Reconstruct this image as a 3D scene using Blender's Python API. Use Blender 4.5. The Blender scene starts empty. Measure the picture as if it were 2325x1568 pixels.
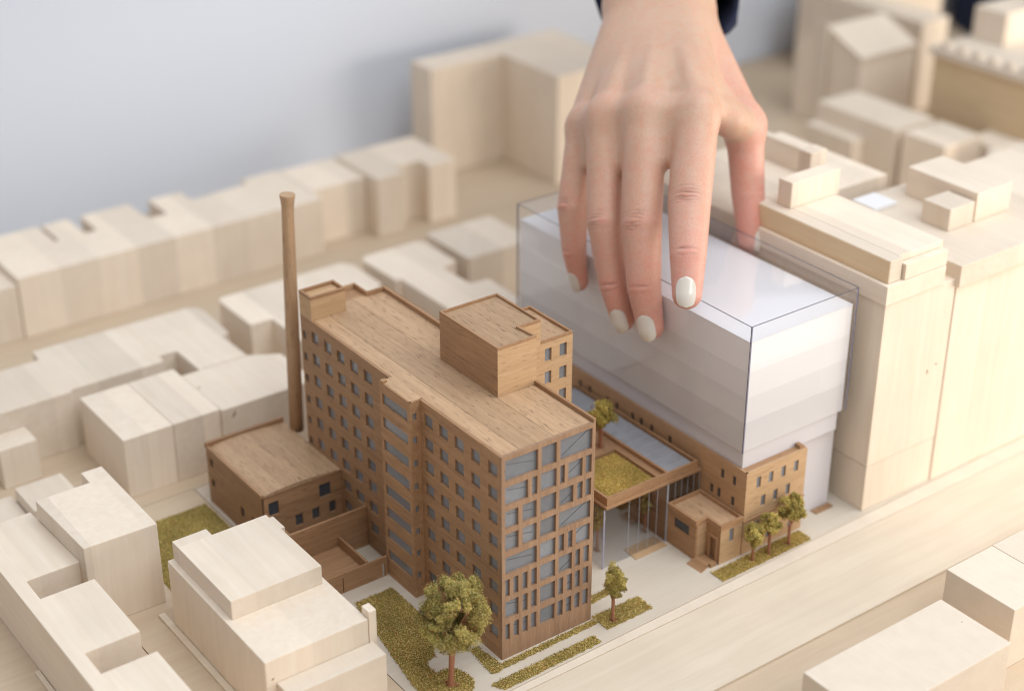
import bpy, bmesh, math, random
import numpy as np
from mathutils import Vector, Matrix

# ------------------------------------------------------------------ camera, world, lights (1 unit = 1 cm)
scene = bpy.context.scene
COL = scene.collection
rng = np.random.default_rng(7)
random.seed(7)

YAW, PITCH = 0.634689, 0.483767
CAM = Vector((-34.45, -47.52, 46.69))
fw = Vector((math.sin(YAW)*math.cos(PITCH), math.cos(YAW)*math.cos(PITCH), -math.sin(PITCH)))
rt = Vector((math.cos(YAW), -math.sin(YAW), 0))
up = rt.cross(fw)
cam_d = bpy.data.cameras.new('camera')
cam = bpy.data.objects.new('camera', cam_d)
COL.objects.link(cam)
cam.matrix_world = Matrix(((rt.x, up.x, -fw.x, CAM.x), (rt.y, up.y, -fw.y, CAM.y), (rt.z, up.z, -fw.z, CAM.z), (0, 0, 0, 1)))
cam_d.sensor_width = 36
cam_d.lens = 36*3747.6/2324
cam_d.clip_start = 1
cam_d.clip_end = 1500
cam_d.dof.use_dof = True
cam_d.dof.focus_distance = 74.3
cam_d.dof.aperture_fstop = 0.048
scene.camera = cam

world = bpy.data.worlds.new('World')
scene.world = world
world.use_nodes = True
bg = world.node_tree.nodes['Background']
bg.inputs[0].default_value = (1.0, 0.94, 0.88, 1)
bg.inputs[1].default_value = 0.45

def area_light(name, loc, target, size, power, col, size_y=None):
    d = bpy.data.lights.new(name, 'AREA')
    d.energy = power; d.color = col; d.size = size
    if size_y:
        d.shape = 'RECTANGLE'; d.size_y = size_y
    o = bpy.data.objects.new(name, d)
    COL.objects.link(o)
    o.location = loc
    o.rotation_euler = (Vector(target)-Vector(loc)).to_track_quat('-Z', 'Y').to_euler()
    return o
area_light('window_light', (80, -44, 12), (25, 2, 5), 80, 62000, (1.0, 0.89, 0.76), 36)
area_light('ceiling_light', (32, -55, 135), (10, 12, 0), 150, 235000, (0.89, 0.95, 1.0))

scene.view_settings.view_transform = 'Standard'
scene.view_settings.look = 'None'
scene.view_settings.exposure = 0.0
scene.view_settings.gamma = 1.0
scene.cycles.use_denoising = True
scene.cycles.filter_width = 1.0
scene.cycles.max_bounces = 10
scene.cycles.transparent_max_bounces = 16

# ------------------------------------------------------------------ materials
def new_mat(name):
    m = bpy.data.materials.new(name)
    m.use_nodes = True
    return m, m.node_tree.nodes, m.node_tree.links, m.node_tree.nodes['Principled BSDF']

def wood(name, light, dark, axis='y', scale=1.0, contrast=0.5, pores=0.0, rough=0.6, vary=0.10, bump=0.12, lam=0.0, porecol=(0.08, 0.045, 0.025)):
    m, N, L, P = new_mat(name)
    tc = N.new('ShaderNodeTexCoord')
    oi = N.new('ShaderNodeObjectInfo')
    add = N.new('ShaderNodeVectorMath'); add.operation = 'ADD'
    comb = N.new('ShaderNodeCombineXYZ')
    mul = N.new('ShaderNodeMath'); mul.operation = 'MULTIPLY'; mul.inputs[1].default_value = 61.0
    L.new(oi.outputs['Random'], mul.inputs[0])
    for i in range(3): L.new(mul.outputs[0], comb.inputs[i])
    L.new(tc.outputs['Object'], add.inputs[0]); L.new(comb.outputs[0], add.inputs[1])
    mp = N.new('ShaderNodeMapping')
    st = {'x': (0.16, 2.4, 2.4), 'y': (2.4, 0.16, 2.4), 'z': (2.4, 2.4, 0.16)}[axis]
    mp.inputs['Scale'].default_value = [s*scale for s in st]
    L.new(add.outputs[0], mp.inputs['Vector'])
    n1 = N.new('ShaderNodeTexNoise'); n1.inputs['Scale'].default_value = 1.0; n1.inputs['Detail'].default_value = 6; n1.inputs['Roughness'].default_value = 0.62; n1.inputs['Distortion'].default_value = 0.5
    L.new(mp.outputs[0], n1.inputs['Vector'])
    r1 = N.new('ShaderNodeValToRGB')
    r1.color_ramp.elements[0].position = 0.5-0.5*contrast*0.5; r1.color_ramp.elements[0].color = (*dark, 1)
    r1.color_ramp.elements[1].position = 0.5+0.5*contrast*0.5; r1.color_ramp.elements[1].color = (*light, 1)
    L.new(n1.outputs['Fac'], r1.inputs[0])
    # broad blotches
    n2 = N.new('ShaderNodeTexNoise'); n2.inputs['Scale'].default_value = 0.35*scale; n2.inputs['Detail'].default_value = 3
    L.new(add.outputs[0], n2.inputs['Vector'])
    hs = N.new('ShaderNodeHueSaturation')
    mr = N.new('ShaderNodeMapRange'); mr.inputs['To Min'].default_value = 0.92; mr.inputs['To Max'].default_value = 1.07
    L.new(n2.outputs['Fac'], mr.inputs['Value'])
    mr2 = N.new('ShaderNodeMapRange'); mr2.inputs['To Min'].default_value = 1-vary; mr2.inputs['To Max'].default_value = 1+vary
    L.new(oi.outputs['Random'], mr2.inputs['Value'])
    mm = N.new('ShaderNodeMath'); mm.operation = 'MULTIPLY'
    L.new(mr.outputs[0], mm.inputs[0]); L.new(mr2.outputs[0], mm.inputs[1])
    L.new(mm.outputs[0], hs.inputs['Value']); L.new(r1.outputs[0], hs.inputs['Color'])
    if lam:
        # glued-up laminations: every strip of timber has its own tone
        sx = N.new('ShaderNodeSeparateXYZ'); L.new(add.outputs[0], sx.inputs[0])
        dv = N.new('ShaderNodeMath'); dv.operation = 'DIVIDE'; dv.inputs[1].default_value = lam
        L.new(sx.outputs['Y' if axis == 'x' else 'X'], dv.inputs[0])
        fl = N.new('ShaderNodeMath'); fl.operation = 'FLOOR'; L.new(dv.outputs[0], fl.inputs[0])
        wn = N.new('ShaderNodeTexWhiteNoise'); wn.noise_dimensions = '1D'; L.new(fl.outputs[0], wn.inputs['W'])
        mr3 = N.new('ShaderNodeMapRange'); mr3.inputs['To Min'].default_value = 0.90; mr3.inputs['To Max'].default_value = 1.05
        L.new(wn.outputs['Value'], mr3.inputs['Value'])
        m3 = N.new('ShaderNodeMath'); m3.operation = 'MULTIPLY'
        L.new(mm.outputs[0], m3.inputs[0]); L.new(mr3.outputs[0], m3.inputs[1]); L.new(m3.outputs[0], hs.inputs['Value'])
    out = hs.outputs[0]
    if pores > 0:
        mp2 = N.new('ShaderNodeMapping')
        s2 = {'x': (1.6, 16, 16), 'y': (16, 1.6, 16), 'z': (16, 16, 1.6)}[axis]
        mp2.inputs['Scale'].default_value = s2
        L.new(add.outputs[0], mp2.inputs['Vector'])
        n3 = N.new('ShaderNodeTexNoise'); n3.inputs['Scale'].default_value = 1.0; n3.inputs['Detail'].default_value = 2
        L.new(mp2.outputs[0], n3.inputs['Vector'])
        r3 = N.new('ShaderNodeValToRGB')
        r3.color_ramp.elements[0].position = 0.60; r3.color_ramp.elements[0].color = (0, 0, 0, 1)
        r3.color_ramp.elements[1].position = 0.74; r3.color_ramp.elements[1].color = (pores, pores, pores, 1)
        L.new(n3.outputs['Fac'], r3.inputs[0])
        mx = N.new('ShaderNodeMix'); mx.data_type = 'RGBA'
        L.new(r3.outputs[0], mx.inputs['Factor']); L.new(out, mx.inputs['A']); mx.inputs['B'].default_value = (*porecol, 1)
        out = mx.outputs['Result']
    L.new(out, P.inputs['Base Color'])
    P.inputs['Roughness'].default_value = rough
    P.inputs['Specular IOR Level'].default_value = 0.3
    nb = N.new('ShaderNodeTexNoise'); nb.inputs['Scale'].default_value = 9.0; nb.inputs['Detail'].default_value = 5
    mpb = N.new('ShaderNodeMapping')
    mpb.inputs['Scale'].default_value = {'x': (0.2, 1.4, 1.4), 'y': (1.4, 0.2, 1.4), 'z': (1.4, 1.4, 0.2)}[axis]
    L.new(add.outputs[0], mpb.inputs['Vector']); L.new(mpb.outputs[0], nb.inputs['Vector'])
    bp = N.new('ShaderNodeBump'); bp.inputs['Strength'].default_value = bump; bp.inputs['Distance'].default_value = 0.05
    L.new(nb.outputs['Fac'], bp.inputs['Height']); L.new(bp.outputs[0], P.inputs['Normal'])
    return m

BL, BD = (0.83, 0.73, 0.615), (0.755, 0.63, 0.50)
bass = {a: wood('basswood_'+a, BL, BD, a, 1.1, 1.15, 0, 0.62, 0.06, 0.08, 2.6) for a in 'xyz'}
bass_bounce = wood('basswood_warm_bounce', (0.74, 0.58, 0.38), (0.66, 0.49, 0.30), 'y', 1, 0.9, 0, 0.6, 0.05, 0.06)  # warm bounce light on shaded sides put into the wood colour
mdf = wood('pale_fibreboard', (0.74, 0.65, 0.545), (0.69, 0.59, 0.485), 'y', 3.0, 1.4, 0, 0.75, 0.04, 0.10)
ply = wood('birch_ply', (0.74, 0.645, 0.52), (0.67, 0.565, 0.445), 'x', 0.8, 0.8, 0, 0.55, 0.03, 0.05)
ply_grey = wood('grey_ply', (0.61, 0.545, 0.46), (0.55, 0.48, 0.395), 'x', 0.8, 0.9, 0, 0.6, 0.03, 0.06)
ply_tan = wood('tan_ply', (0.60, 0.485, 0.36), (0.54, 0.42, 0.30), 'x', 0.8, 0.8, 0, 0.6, 0.03, 0.05)
WL, WD = (0.445, 0.262, 0.142), (0.30, 0.165, 0.085)
wal = {a: wood('dark_wood_'+a, WL, WD, a, 1.9, 1.0, 0.55, 0.55, 0.08, 0.3, 3.1) for a in 'xyz'}
wal_roof = wood('dark_wood_roof', (0.54, 0.36, 0.22), (0.40, 0.25, 0.145), 'y', 1.6, 0.9, 0.8, 0.6, 0.14, 0.25)
wal_frame = wood('dark_wood_frame', (0.39, 0.245, 0.155), (0.27, 0.16, 0.096), 'z', 2.0, 0.8, 0.4, 0.6, 0.04, 0.3)
wal_gold = wood('dark_wood_golden', (0.58, 0.385, 0.225), (0.48, 0.305, 0.165), 'x', 1.6, 0.8, 0.45, 0.55, 0.05, 0.2)
chim_wood = wood('chimney_wood', (0.52, 0.345, 0.21), (0.40, 0.25, 0.145), 'z', 1.9, 0.9, 0.5, 0.55, 0.04, 0.3)
brickwood = wood('brick_wood', (0.50, 0.31, 0.175), (0.41, 0.245, 0.135), 'y', 1.8, 0.8, 0.3, 0.6, 0.04, 0.2)

def plain(name, col, rough=0.5, spec=0.5, noise=0.0, nscale=4.0, bump=0.0):
    m, N, L, P = new_mat(name)
    P.inputs['Roughness'].default_value = rough
    P.inputs['Specular IOR Level'].default_value = spec
    tc = N.new('ShaderNodeTexCoord')
    n = N.new('ShaderNodeTexNoise'); n.inputs['Scale'].default_value = nscale; n.inputs['Detail'].default_value = 5
    L.new(tc.outputs['Object'], n.inputs['Vector'])
    mr = N.new('ShaderNodeMapRange'); mr.inputs['To Min'].default_value = 1-noise; mr.inputs['To Max'].default_value = 1+noise
    L.new(n.outputs['Fac'], mr.inputs['Value'])
    hs = N.new('ShaderNodeHueSaturation'); hs.inputs['Color'].default_value = (*col, 1)
    L.new(mr.outputs[0], hs.inputs['Value']); L.new(hs.outputs[0], P.inputs['Base Color'])
    if bump:
        b = N.new('ShaderNodeBump'); b.inputs['Strength'].default_value = bump; b.inputs['Distance'].default_value = 0.05
        L.new(n.outputs['Fac'], b.inputs['Height']); L.new(b.outputs[0], P.inputs['Normal'])
    return m

pane_m = plain('grey_acrylic_pane', (0.215, 0.228, 0.255), 0.22, 0.6, 0.16, 3.0, 0.08)
_N, _L = pane_m.node_tree.nodes, pane_m.node_tree.links
_oi = _N.new('ShaderNodeObjectInfo'); _mr = _N.new('ShaderNodeMapRange'); _mr.inputs['To Min'].default_value = 0.78; _mr.inputs['To Max'].default_value = 1.18
_mu = _N.new('ShaderNodeMath'); _mu.operation = 'MULTIPLY'
_hs = [n for n in _N if n.type == 'HUE_SAT'][0]; _old = _hs.inputs['Value'].links[0].from_socket
_L.new(_oi.outputs['Random'], _mr.inputs['Value']); _L.new(_old, _mu.inputs[0]); _L.new(_mr.outputs[0], _mu.inputs[1]); _L.new(_mu.outputs[0], _hs.inputs['Value'])
pane_dark = plain('dark_acrylic_pane', (0.065, 0.07, 0.085), 0.25, 0.6, 0.2, 3.0, 0.05)
wire_m = plain('dark_wire', (0.05, 0.05, 0.06), 0.5, 0.3)
wall_m = plain('pale_blue_plaster', (0.69, 0.735, 0.825), 0.9, 0.2, 0.03, 0.05)
floor_m = plain('grey_table', (0.45, 0.44, 0.43), 0.7, 0.3, 0.05, 0.1)
steel_m = plain('grey_mullion', (0.42, 0.44, 0.50), 0.35, 0.5, 0.05)
skylight_m = plain('frosted_skylight', (0.30, 0.305, 0.33), 0.45, 0.4, 0.25, 1.5)
lilac_m = plain('frosted_lilac_acrylic', (0.63, 0.61, 0.645), 0.35, 0.5, 0.02, 0.5)
navy_m = plain('navy_cloth', (0.016, 0.024, 0.055), 0.85, 0.2, 0.25, 6.0, 0.3)
copper_m = plain('copper_wire', (0.40, 0.18, 0.105), 0.38, 0.6, 0.25, 10.0)
copper_m.node_tree.nodes['Principled BSDF'].inputs['Metallic'].default_value = 0.35
polish_m = plain('pale_nail_polish', (0.70, 0.645, 0.575), 0.12, 0.6, 0.01, 5)
polish_m.node_tree.nodes['Principled BSDF'].inputs['Coat Weight'].default_value = 0.6
polish_m.node_tree.nodes['Principled BSDF'].inputs['Coat Roughness'].default_value = 0.05
storey_m = []
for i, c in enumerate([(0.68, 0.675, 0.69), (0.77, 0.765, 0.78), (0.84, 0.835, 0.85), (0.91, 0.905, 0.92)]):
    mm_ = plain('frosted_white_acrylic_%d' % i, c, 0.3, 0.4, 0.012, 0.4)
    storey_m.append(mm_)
card_m = plain('white_card', (0.80, 0.795, 0.81), 0.5, 0.3, 0.01, 0.4)

def clear_mat(name, tint, spec):
    m, N, L, P = new_mat(name)
    N.remove(P)
    tr = N.new('ShaderNodeBsdfTransparent'); tr.inputs[0].default_value = (*tint, 1)
    gl = N.new('ShaderNodeBsdfGlossy'); gl.inputs['Roughness'].default_value = 0.03
    gl.inputs[0].default_value = (1, 1, 1, 1)
    fr = N.new('ShaderNodeLayerWeight'); fr.inputs['Blend'].default_value = 0.5
    pw = N.new('ShaderNodeMath'); pw.operation = 'POWER'; pw.inputs[1].default_value = 4.0
    ml = N.new('ShaderNodeMath'); ml.operation = 'MULTIPLY_ADD'; ml.inputs[1].default_value = spec*0.55; ml.inputs[2].default_value = 0.06*spec
    L.new(fr.outputs['Facing'], pw.inputs[0])
    mx = N.new('ShaderNodeMixShader')
    L.new(pw.outputs[0], ml.inputs[0]); L.new(ml.outputs[0], mx.inputs[0])
    L.new(tr.outputs[0], mx.inputs[1]); L.new(gl.outputs[0], mx.inputs[2])
    L.new(mx.outputs[0], N['Material Output'].inputs['Surface'])
    return m
clear_m = clear_mat('clear_acrylic', (0.985, 0.985, 0.99), 0.6)
atrium_m = clear_mat('clear_atrium_acrylic', (0.93, 0.94, 0.96), 0.9)
edge_m = plain('acrylic_edge', (0.07, 0.07, 0.11), 0.3, 0.6)
edge_lilac = plain('acrylic_edge_lilac', (0.34, 0.34, 0.47), 0.25, 0.6)

def attr_mat(name, rough, sss=0.0, attr='tint', bump=0.0, bscale=20.0, spec=0.3):
    m, N, L, P = new_mat(name)
    a = N.new('ShaderNodeAttribute'); a.attribute_name = attr
    L.new(a.outputs['Color'], P.inputs['Base Color'])
    P.inputs['Roughness'].default_value = rough
    P.inputs['Specular IOR Level'].default_value = spec
    if sss:
        P.inputs['Subsurface Weight'].default_value = sss
        P.inputs['Subsurface Radius'].default_value = (0.45, 0.16, 0.09)
        P.inputs['Subsurface Scale'].default_value = 0.6
    if bump:
        tc = N.new('ShaderNodeTexCoord')
        n = N.new('ShaderNodeTexNoise'); n.inputs['Scale'].default_value = bscale; n.inputs['Detail'].default_value = 4
        v = N.new('ShaderNodeTexVoronoi'); v.inputs['Scale'].default_value = bscale*0.9
        L.new(tc.outputs['Object'], n.inputs['Vector']); L.new(tc.outputs['Object'], v.inputs['Vector'])
        ad = N.new('ShaderNodeMath'); ad.operation = 'ADD'
        L.new(n.outputs['Fac'], ad.inputs[0]); L.new(v.outputs['Distance'], ad.inputs[1])
        b = N.new('ShaderNodeBump'); b.inputs['Strength'].default_value = bump; b.inputs['Distance'].default_value = 0.02
        L.new(ad.outputs[0], b.inputs['Height']); L.new(b.outputs[0], P.inputs['Normal'])
    return m
foam_m = attr_mat('foliage_foam', 0.9, 0, spec=0.1)
flock_m = attr_mat('grass_flock', 0.95, 0, spec=0.05)
def mottle(m):
    N, L = m.node_tree.nodes, m.node_tree.links
    P = N['Principled BSDF']; src = P.inputs['Base Color'].links[0].from_socket
    tc = N.new('ShaderNodeTexCoord'); out = src
    for sc, amt, col in ((2.2, 0.30, (1.06, 0.84, 0.80)), (9.0, 0.35, (0.92, 0.84, 0.82)), (0.8, 0.3, (0.95, 0.93, 0.88))):
        n = N.new('ShaderNodeTexNoise'); n.inputs['Scale'].default_value = sc; n.inputs['Detail'].default_value = 5; n.inputs['Roughness'].default_value = 0.65
        L.new(tc.outputs['Object'], n.inputs['Vector'])
        r = N.new('ShaderNodeMapRange'); r.inputs['From Min'].default_value = 0.42; r.inputs['From Max'].default_value = 0.68; r.inputs['To Max'].default_value = amt*2
        L.new(n.outputs['Fac'], r.inputs['Value'])
        x = N.new('ShaderNodeMix'); x.data_type = 'RGBA'; x.blend_type = 'MULTIPLY'
        L.new(r.outputs[0], x.inputs['Factor']); L.new(out, x.inputs['A']); x.inputs['B'].default_value = (*col, 1)
        out = x.outputs['Result']
    L.new(out, P.inputs['Base Color'])
skin_m = attr_mat('skin', 0.46, 0.45, bump=0.30, bscale=11.0, spec=0.4)
mottle(skin_m)

# ------------------------------------------------------------------ object helpers
def link(o, parent=None):
    COL.objects.link(o)
    if parent is not None: o.parent = parent
    return o

def tag(o, label, cat, group=None):
    o['label'] = label; o['category'] = cat
    if group: o['group'] = group
    return o

def thing(name, label, cat, loc=(0, 0, 0), group=None):
    o = bpy.data.objects.new(name, None)
    o.empty_display_size = 0.5
    link(o); o.location = loc
    return tag(o, label, cat, group)

def root_of(o):
    v = Vector((0, 0, 0))
    while o is not None:
        v += Vector(o.location); o = o.parent
    return v

class MB:
    def __init__(self): self.v = []; self.f = []
    def quad(self, a, b, c, d):
        n = len(self.v); self.v += [tuple(a), tuple(b), tuple(c), tuple(d)]; self.f.append((n, n+1, n+2, n+3))
    def box(self, x0, x1, y0, y1, z0, z1):
        n = len(self.v)
        self.v += [(x0, y0, z0), (x1, y0, z0), (x1, y1, z0), (x0, y1, z0), (x0, y0, z1), (x1, y0, z1), (x1, y1, z1), (x0, y1, z1)]
        self.f += [tuple(n+i for i in q) for q in ((3, 2, 1, 0), (4, 5, 6, 7), (0, 1, 5, 4), (1, 2, 6, 5), (2, 3, 7, 6), (3, 0, 4, 7))]
        return self
    def prism(self, poly, z0, z1):
        n = len(self.v); k = len(poly)
        self.v += [(p[0], p[1], z0) for p in poly]+[(p[0], p[1], z1) for p in poly]
        self.f.append(tuple(n+i for i in reversed(range(k)))); self.f.append(tuple(n+k+i for i in range(k)))
        for i in range(k):
            j = (i+1) % k
            self.f.append((n+i, n+j, n+k+j, n+k+i))
        return self
    def build(self, name, mat, parent=None, loc=None, bevel=0.0, smooth=False):
        """vertices are in world coordinates; loc = origin for a parentless mesh"""
        base = root_of(parent) if parent is not None else Vector(loc or (0, 0, 0))
        me = bpy.data.meshes.new(name)
        me.from_pydata([(v[0]-base.x, v[1]-base.y, v[2]-base.z) for v in self.v], [], self.f)
        if bevel > 0:
            bm = bmesh.new(); bm.from_mesh(me)
            bmesh.ops.remove_doubles(bm, verts=bm.verts, dist=1e-4)
            bmesh.ops.recalc_face_normals(bm, faces=bm.faces)
            es = [e for e in bm.edges if len(e.link_faces) == 2 and e.calc_face_angle(0) > 0.5]
            bmesh.ops.bevel(bm, geom=es, offset=bevel, segments=2, affect='EDGES', profile=0.6, clamp_overlap=True)
            bm.to_mesh(me); bm.free()
        if smooth:
            for p in me.polygons: p.use_smooth = True
        me.materials.append(mat)
        o = bpy.data.objects.new(name, me)
        link(o, parent)
        if parent is None: o.location = base
        return o

def ccw(poly):
    a = sum(poly[i][0]*poly[(i+1) % len(poly)][1]-poly[(i+1) % len(poly)][0]*poly[i][1] for i in range(len(poly)))
    return list(poly) if a > 0 else list(reversed(poly))

def inset(poly, d):
    poly = ccw(poly); n = len(poly); out = []
    for i in range(n):
        p0, p1, p2 = Vector(poly[i-1]), Vector(poly[i]), Vector(poly[(i+1) % n])
        e1 = (p1-p0).normalized(); e2 = (p2-p1).normalized()
        n1 = Vector((-e1.y, e1.x)); n2 = Vector((-e2.y, e2.x))
        k = 1+n1.dot(n2)
        out.append(tuple(p1+(n1+n2)*(d/k)))
    return out

def block(name, label, poly, z0, z1, mat, cat='model building', bevel=0.045, group=None):
    poly = ccw(poly)
    c = (sum(p[0] for p in poly)/len(poly), sum(p[1] for p in poly)/len(poly), z0)
    return tag(MB().prism(poly, z0, z1).build(name, mat, None, c, bevel), label, cat, group)

def R(x0, x1, y0, y1): return [(x0, y0), (x1, y0), (x1, y1), (x0, y1)]

def structure(o): o['kind'] = 'structure'; return o

def parapet_ring(poly, z0, z1, t):
    """upstand round a flat roof"""
    m = MB(); o = ccw(poly); i = inset(o, t); n = len(o)
    for k in range(n):
        j = (k+1) % n
        m.quad((*o[k], z0), (*o[j], z0), (*o[j], z1), (*o[k], z1))
        m.quad((*o[k], z1), (*o[j], z1), (*i[j], z1), (*i[k], z1))
        m.quad((*i[j], z0), (*i[k], z0), (*i[k], z1), (*i[j], z1))
        m.quad((*o[j], z0), (*o[k], z0), (*i[k], z0), (*i[j], z0))
    return m

def holed_wall(m, o, u, W, z0, z1, holes, t):
    """wall in the plane through o along unit u (outward normal = u x z), holes = [(u0,u1,za,zb)]"""
    o = Vector((*o, 0)); u = Vector((*u, 0)); n = u.cross(Vector((0, 0, 1)))
    us = sorted({0, W, *[h[0] for h in holes], *[h[1] for h in holes]})
    zs = sorted({z0, z1, *[h[2] for h in holes], *[h[3] for h in holes]})
    P = lambda a, z, d=0.0: tuple(o+u*a-n*d+Vector((0, 0, z)))
    def inside(a, z): return any(h[0] < a < h[1] and h[2] < z < h[3] for h in holes)
    for i in range(len(us)-1):
        for j in range(len(zs)-1):
            if not inside((us[i]+us[i+1])/2, (zs[j]+zs[j+1])/2):
                m.quad(P(us[i], zs[j]), P(us[i+1], zs[j]), P(us[i+1], zs[j+1]), P(us[i], zs[j+1]))
    for a, b, c, d in holes:
        m.quad(P(a, c), P(b, c), P(b, c, t), P(a, c, t)); m.quad(P(a, d, t), P(b, d, t), P(b, d), P(a, d))
        m.quad(P(a, c, t), P(a, d, t), P(a, d), P(a, c)); m.quad(P(b, c), P(b, d), P(b, d, t), P(b, c, t))
    m.quad(P(0, z0, t), P(0, z0), P(0, z1), P(0, z1, t)); m.quad(P(W, z0), P(W, z0, t), P(W, z1, t), P(W, z1))
    m.quad(P(0, z1), P(W, z1), P(W, z1, t), P(0, z1, t)); m.quad(P(0, z0, t), P(W, z0, t), P(W, z0), P(0, z0))

_unit = {}
def pane(name, parent, o, u, h, depth, mat, th=0.05):
    """one window pane set 'depth' behind the wall face, slightly larger than its hole"""
    key = mat.name
    if key not in _unit:
        me = bpy.data.meshes.new('pane'); m = MB().box(-.5, .5, -.5, .5, -.5, .5)
        me.from_pydata(m.v, [], m.f); me.materials.append(mat); _unit[key] = me
    ob = bpy.data.objects.new(name, _unit[key])
    link(ob, parent)
    uu = Vector((*u, 0)); n = uu.cross(Vector((0, 0, 1)))
    c = Vector((*o, 0))+uu*((h[0]+h[1])/2)+Vector((0, 0, (h[2]+h[3])/2))-n*(depth+th/2)
    ob.location = c-root_of(parent)
    w, hh = h[1]-h[0]+0.04, h[3]-h[2]+0.04
    ob.scale = (w, th, hh) if abs(u[0]) > 0.5 else (th, w, hh)
    return ob

def tube(pts, radii, seg=12, cap=True):
    m = MB(); rings = []
    pts = [Vector(p) for p in pts]
    prev = None
    for i, p in enumerate(pts):
        d = (pts[min(i+1, len(pts)-1)]-pts[max(i-1, 0)]).normalized()
        a = d.orthogonal().normalized() if prev is None else (prev-d*prev.dot(d)).normalized()
        prev = a; b = d.cross(a)
        r = radii[i] if hasattr(radii, '__len__') else radii
        rings.append(len(m.v))
        for k in range(seg):
            t = 2*math.pi*k/seg
            m.v.append(tuple(p+(a*math.cos(t)+b*math.sin(t))*r))
    for i in range(len(rings)-1):
        for k in range(seg):
            k2 = (k+1) % seg
            m.f.append((rings[i]+k, rings[i]+k2, rings[i+1]+k2, rings[i+1]+k))
    if cap:
        m.f.append(tuple(rings[0]+k for k in reversed(range(seg)))); m.f.append(tuple(rings[-1]+k for k in range(seg)))
    return m

def np_mesh(name, V, F, mat, parent=None, loc=(0, 0, 0), tint=None, smooth=False):
    base = root_of(parent) if parent is not None else Vector(loc)
    V = np.asarray(V, np.float32)-np.array(base, np.float32)
    F = np.asarray(F, np.int32)
    me = bpy.data.meshes.new(name)
    k = F.shape[1]
    me.vertices.add(len(V)); me.vertices.foreach_set('co', V.ravel())
    me.loops.add(F.size); me.loops.foreach_set('vertex_index', F.ravel())
    me.polygons.add(len(F)); me.polygons.foreach_set('loop_start', np.arange(0, F.size, k, dtype=np.int32))
    me.polygons.foreach_set('use_smooth', np.full(len(F), smooth))
    me.update(calc_edges=True); me.validate()
    if tint is not None:
        at = me.attributes.new('tint', 'FLOAT_COLOR', 'POINT')
        at.data.foreach_set('color', np.concatenate([tint, np.ones((len(tint), 1))], 1).astype(np.float32).ravel())
    me.materials.append(mat)
    o = bpy.data.objects.new(name, me)
    link(o, parent)
    if parent is None: o.location = base
    return o

OCT_V = np.array([(1, 0, 0), (-1, 0, 0), (0, 1, 0), (0, -1, 0), (0, 0, 1), (0, 0, -1)], float)
OCT_F = np.array([(0, 2, 4), (2, 1, 4), (1, 3, 4), (3, 0, 4), (2, 0, 5), (1, 2, 5), (3, 1, 5), (0, 3, 5)])
def bits(centres, size, cols, rs):
    """little irregular foam crumbs"""
    n = len(centres)
    q = rs.normal(size=(n, 4)); q /= np.linalg.norm(q, axis=1)[:, None]
    w, x, y, z = q.T
    Rm = np.stack([1-2*(y*y+z*z), 2*(x*y-z*w), 2*(x*z+y*w), 2*(x*y+z*w), 1-2*(x*x+z*z), 2*(y*z-x*w), 2*(x*z-y*w), 2*(y*z+x*w), 1-2*(x*x+y*y)], 1).reshape(n, 3, 3)
    s = size*rs.uniform(0.55, 1.35, (n, 1, 3))
    V = OCT_V[None]*s*rs.uniform(0.7, 1.25, (n, 6, 1))
    V = np.einsum('nij,nkj->nki', Rm, V)+centres[:, None, :]
    F = (OCT_F[None]+6*np.arange(n)[:, None, None]).reshape(-1, 3)
    return V.reshape(-1, 3), F, np.repeat(cols, 6, axis=0)

# ------------------------------------------------------------------ the setting
structure(MB().box(-60, 110, -45, 55.9, -2.2, -0.27).build('ground', ply_tan, None, (0, 0, -0.27)))
structure(MB().box(-200, 320, -160, 200, -8, -2.25).build('table', floor_m, None, (0, 0, -8)))
structure(MB().box(-220, 320, 56, 58, -8, 170).build('wall', wall_m, None, (0, 56, -2.2)))
# plates of the base board, butted with hairline joints
ye = lambda x: -1.83+0.0187*(x+1)
for (x0, x1, y0, y1, mt) in ((-4.62, 30, None, 20.95, ply_grey), (-12.5, -4.66, None, 20.95, ply_tan), (-45, -12.54, -30, 20.95, ply_tan), (30.04, 109, None, 20.95, ply_tan), (-45, 109, 20.99, 55.8, ply_tan)):
    pl = [(x0, ye(x0)), (x1, min(-1.2, ye(x1))), (x1, y1), (x0, y1)] if y0 is None else R(x0, x1, y0, y1)
    structure(MB().prism(pl, -0.268, 0.0).build('pavement', mt, None, ((x0+x1)/2, y1-5, -0.45), 0.02))
structure(MB().prism([(-12.5, -2.2), (109, -2.2), (109, -1.22), (31.5, -1.24), (-12.5, ye(-12.5)-.015)], -0.268, -0.07).build('pavement_strip', mdf, None, (20, -1.8, -0.45), 0.012))
structure(MB().box(-12.5, 109, -7.0, -2.215, -0.268, -0.12).build('road', ply, None, (20, -4.5, -0.45), 0.02))

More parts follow.
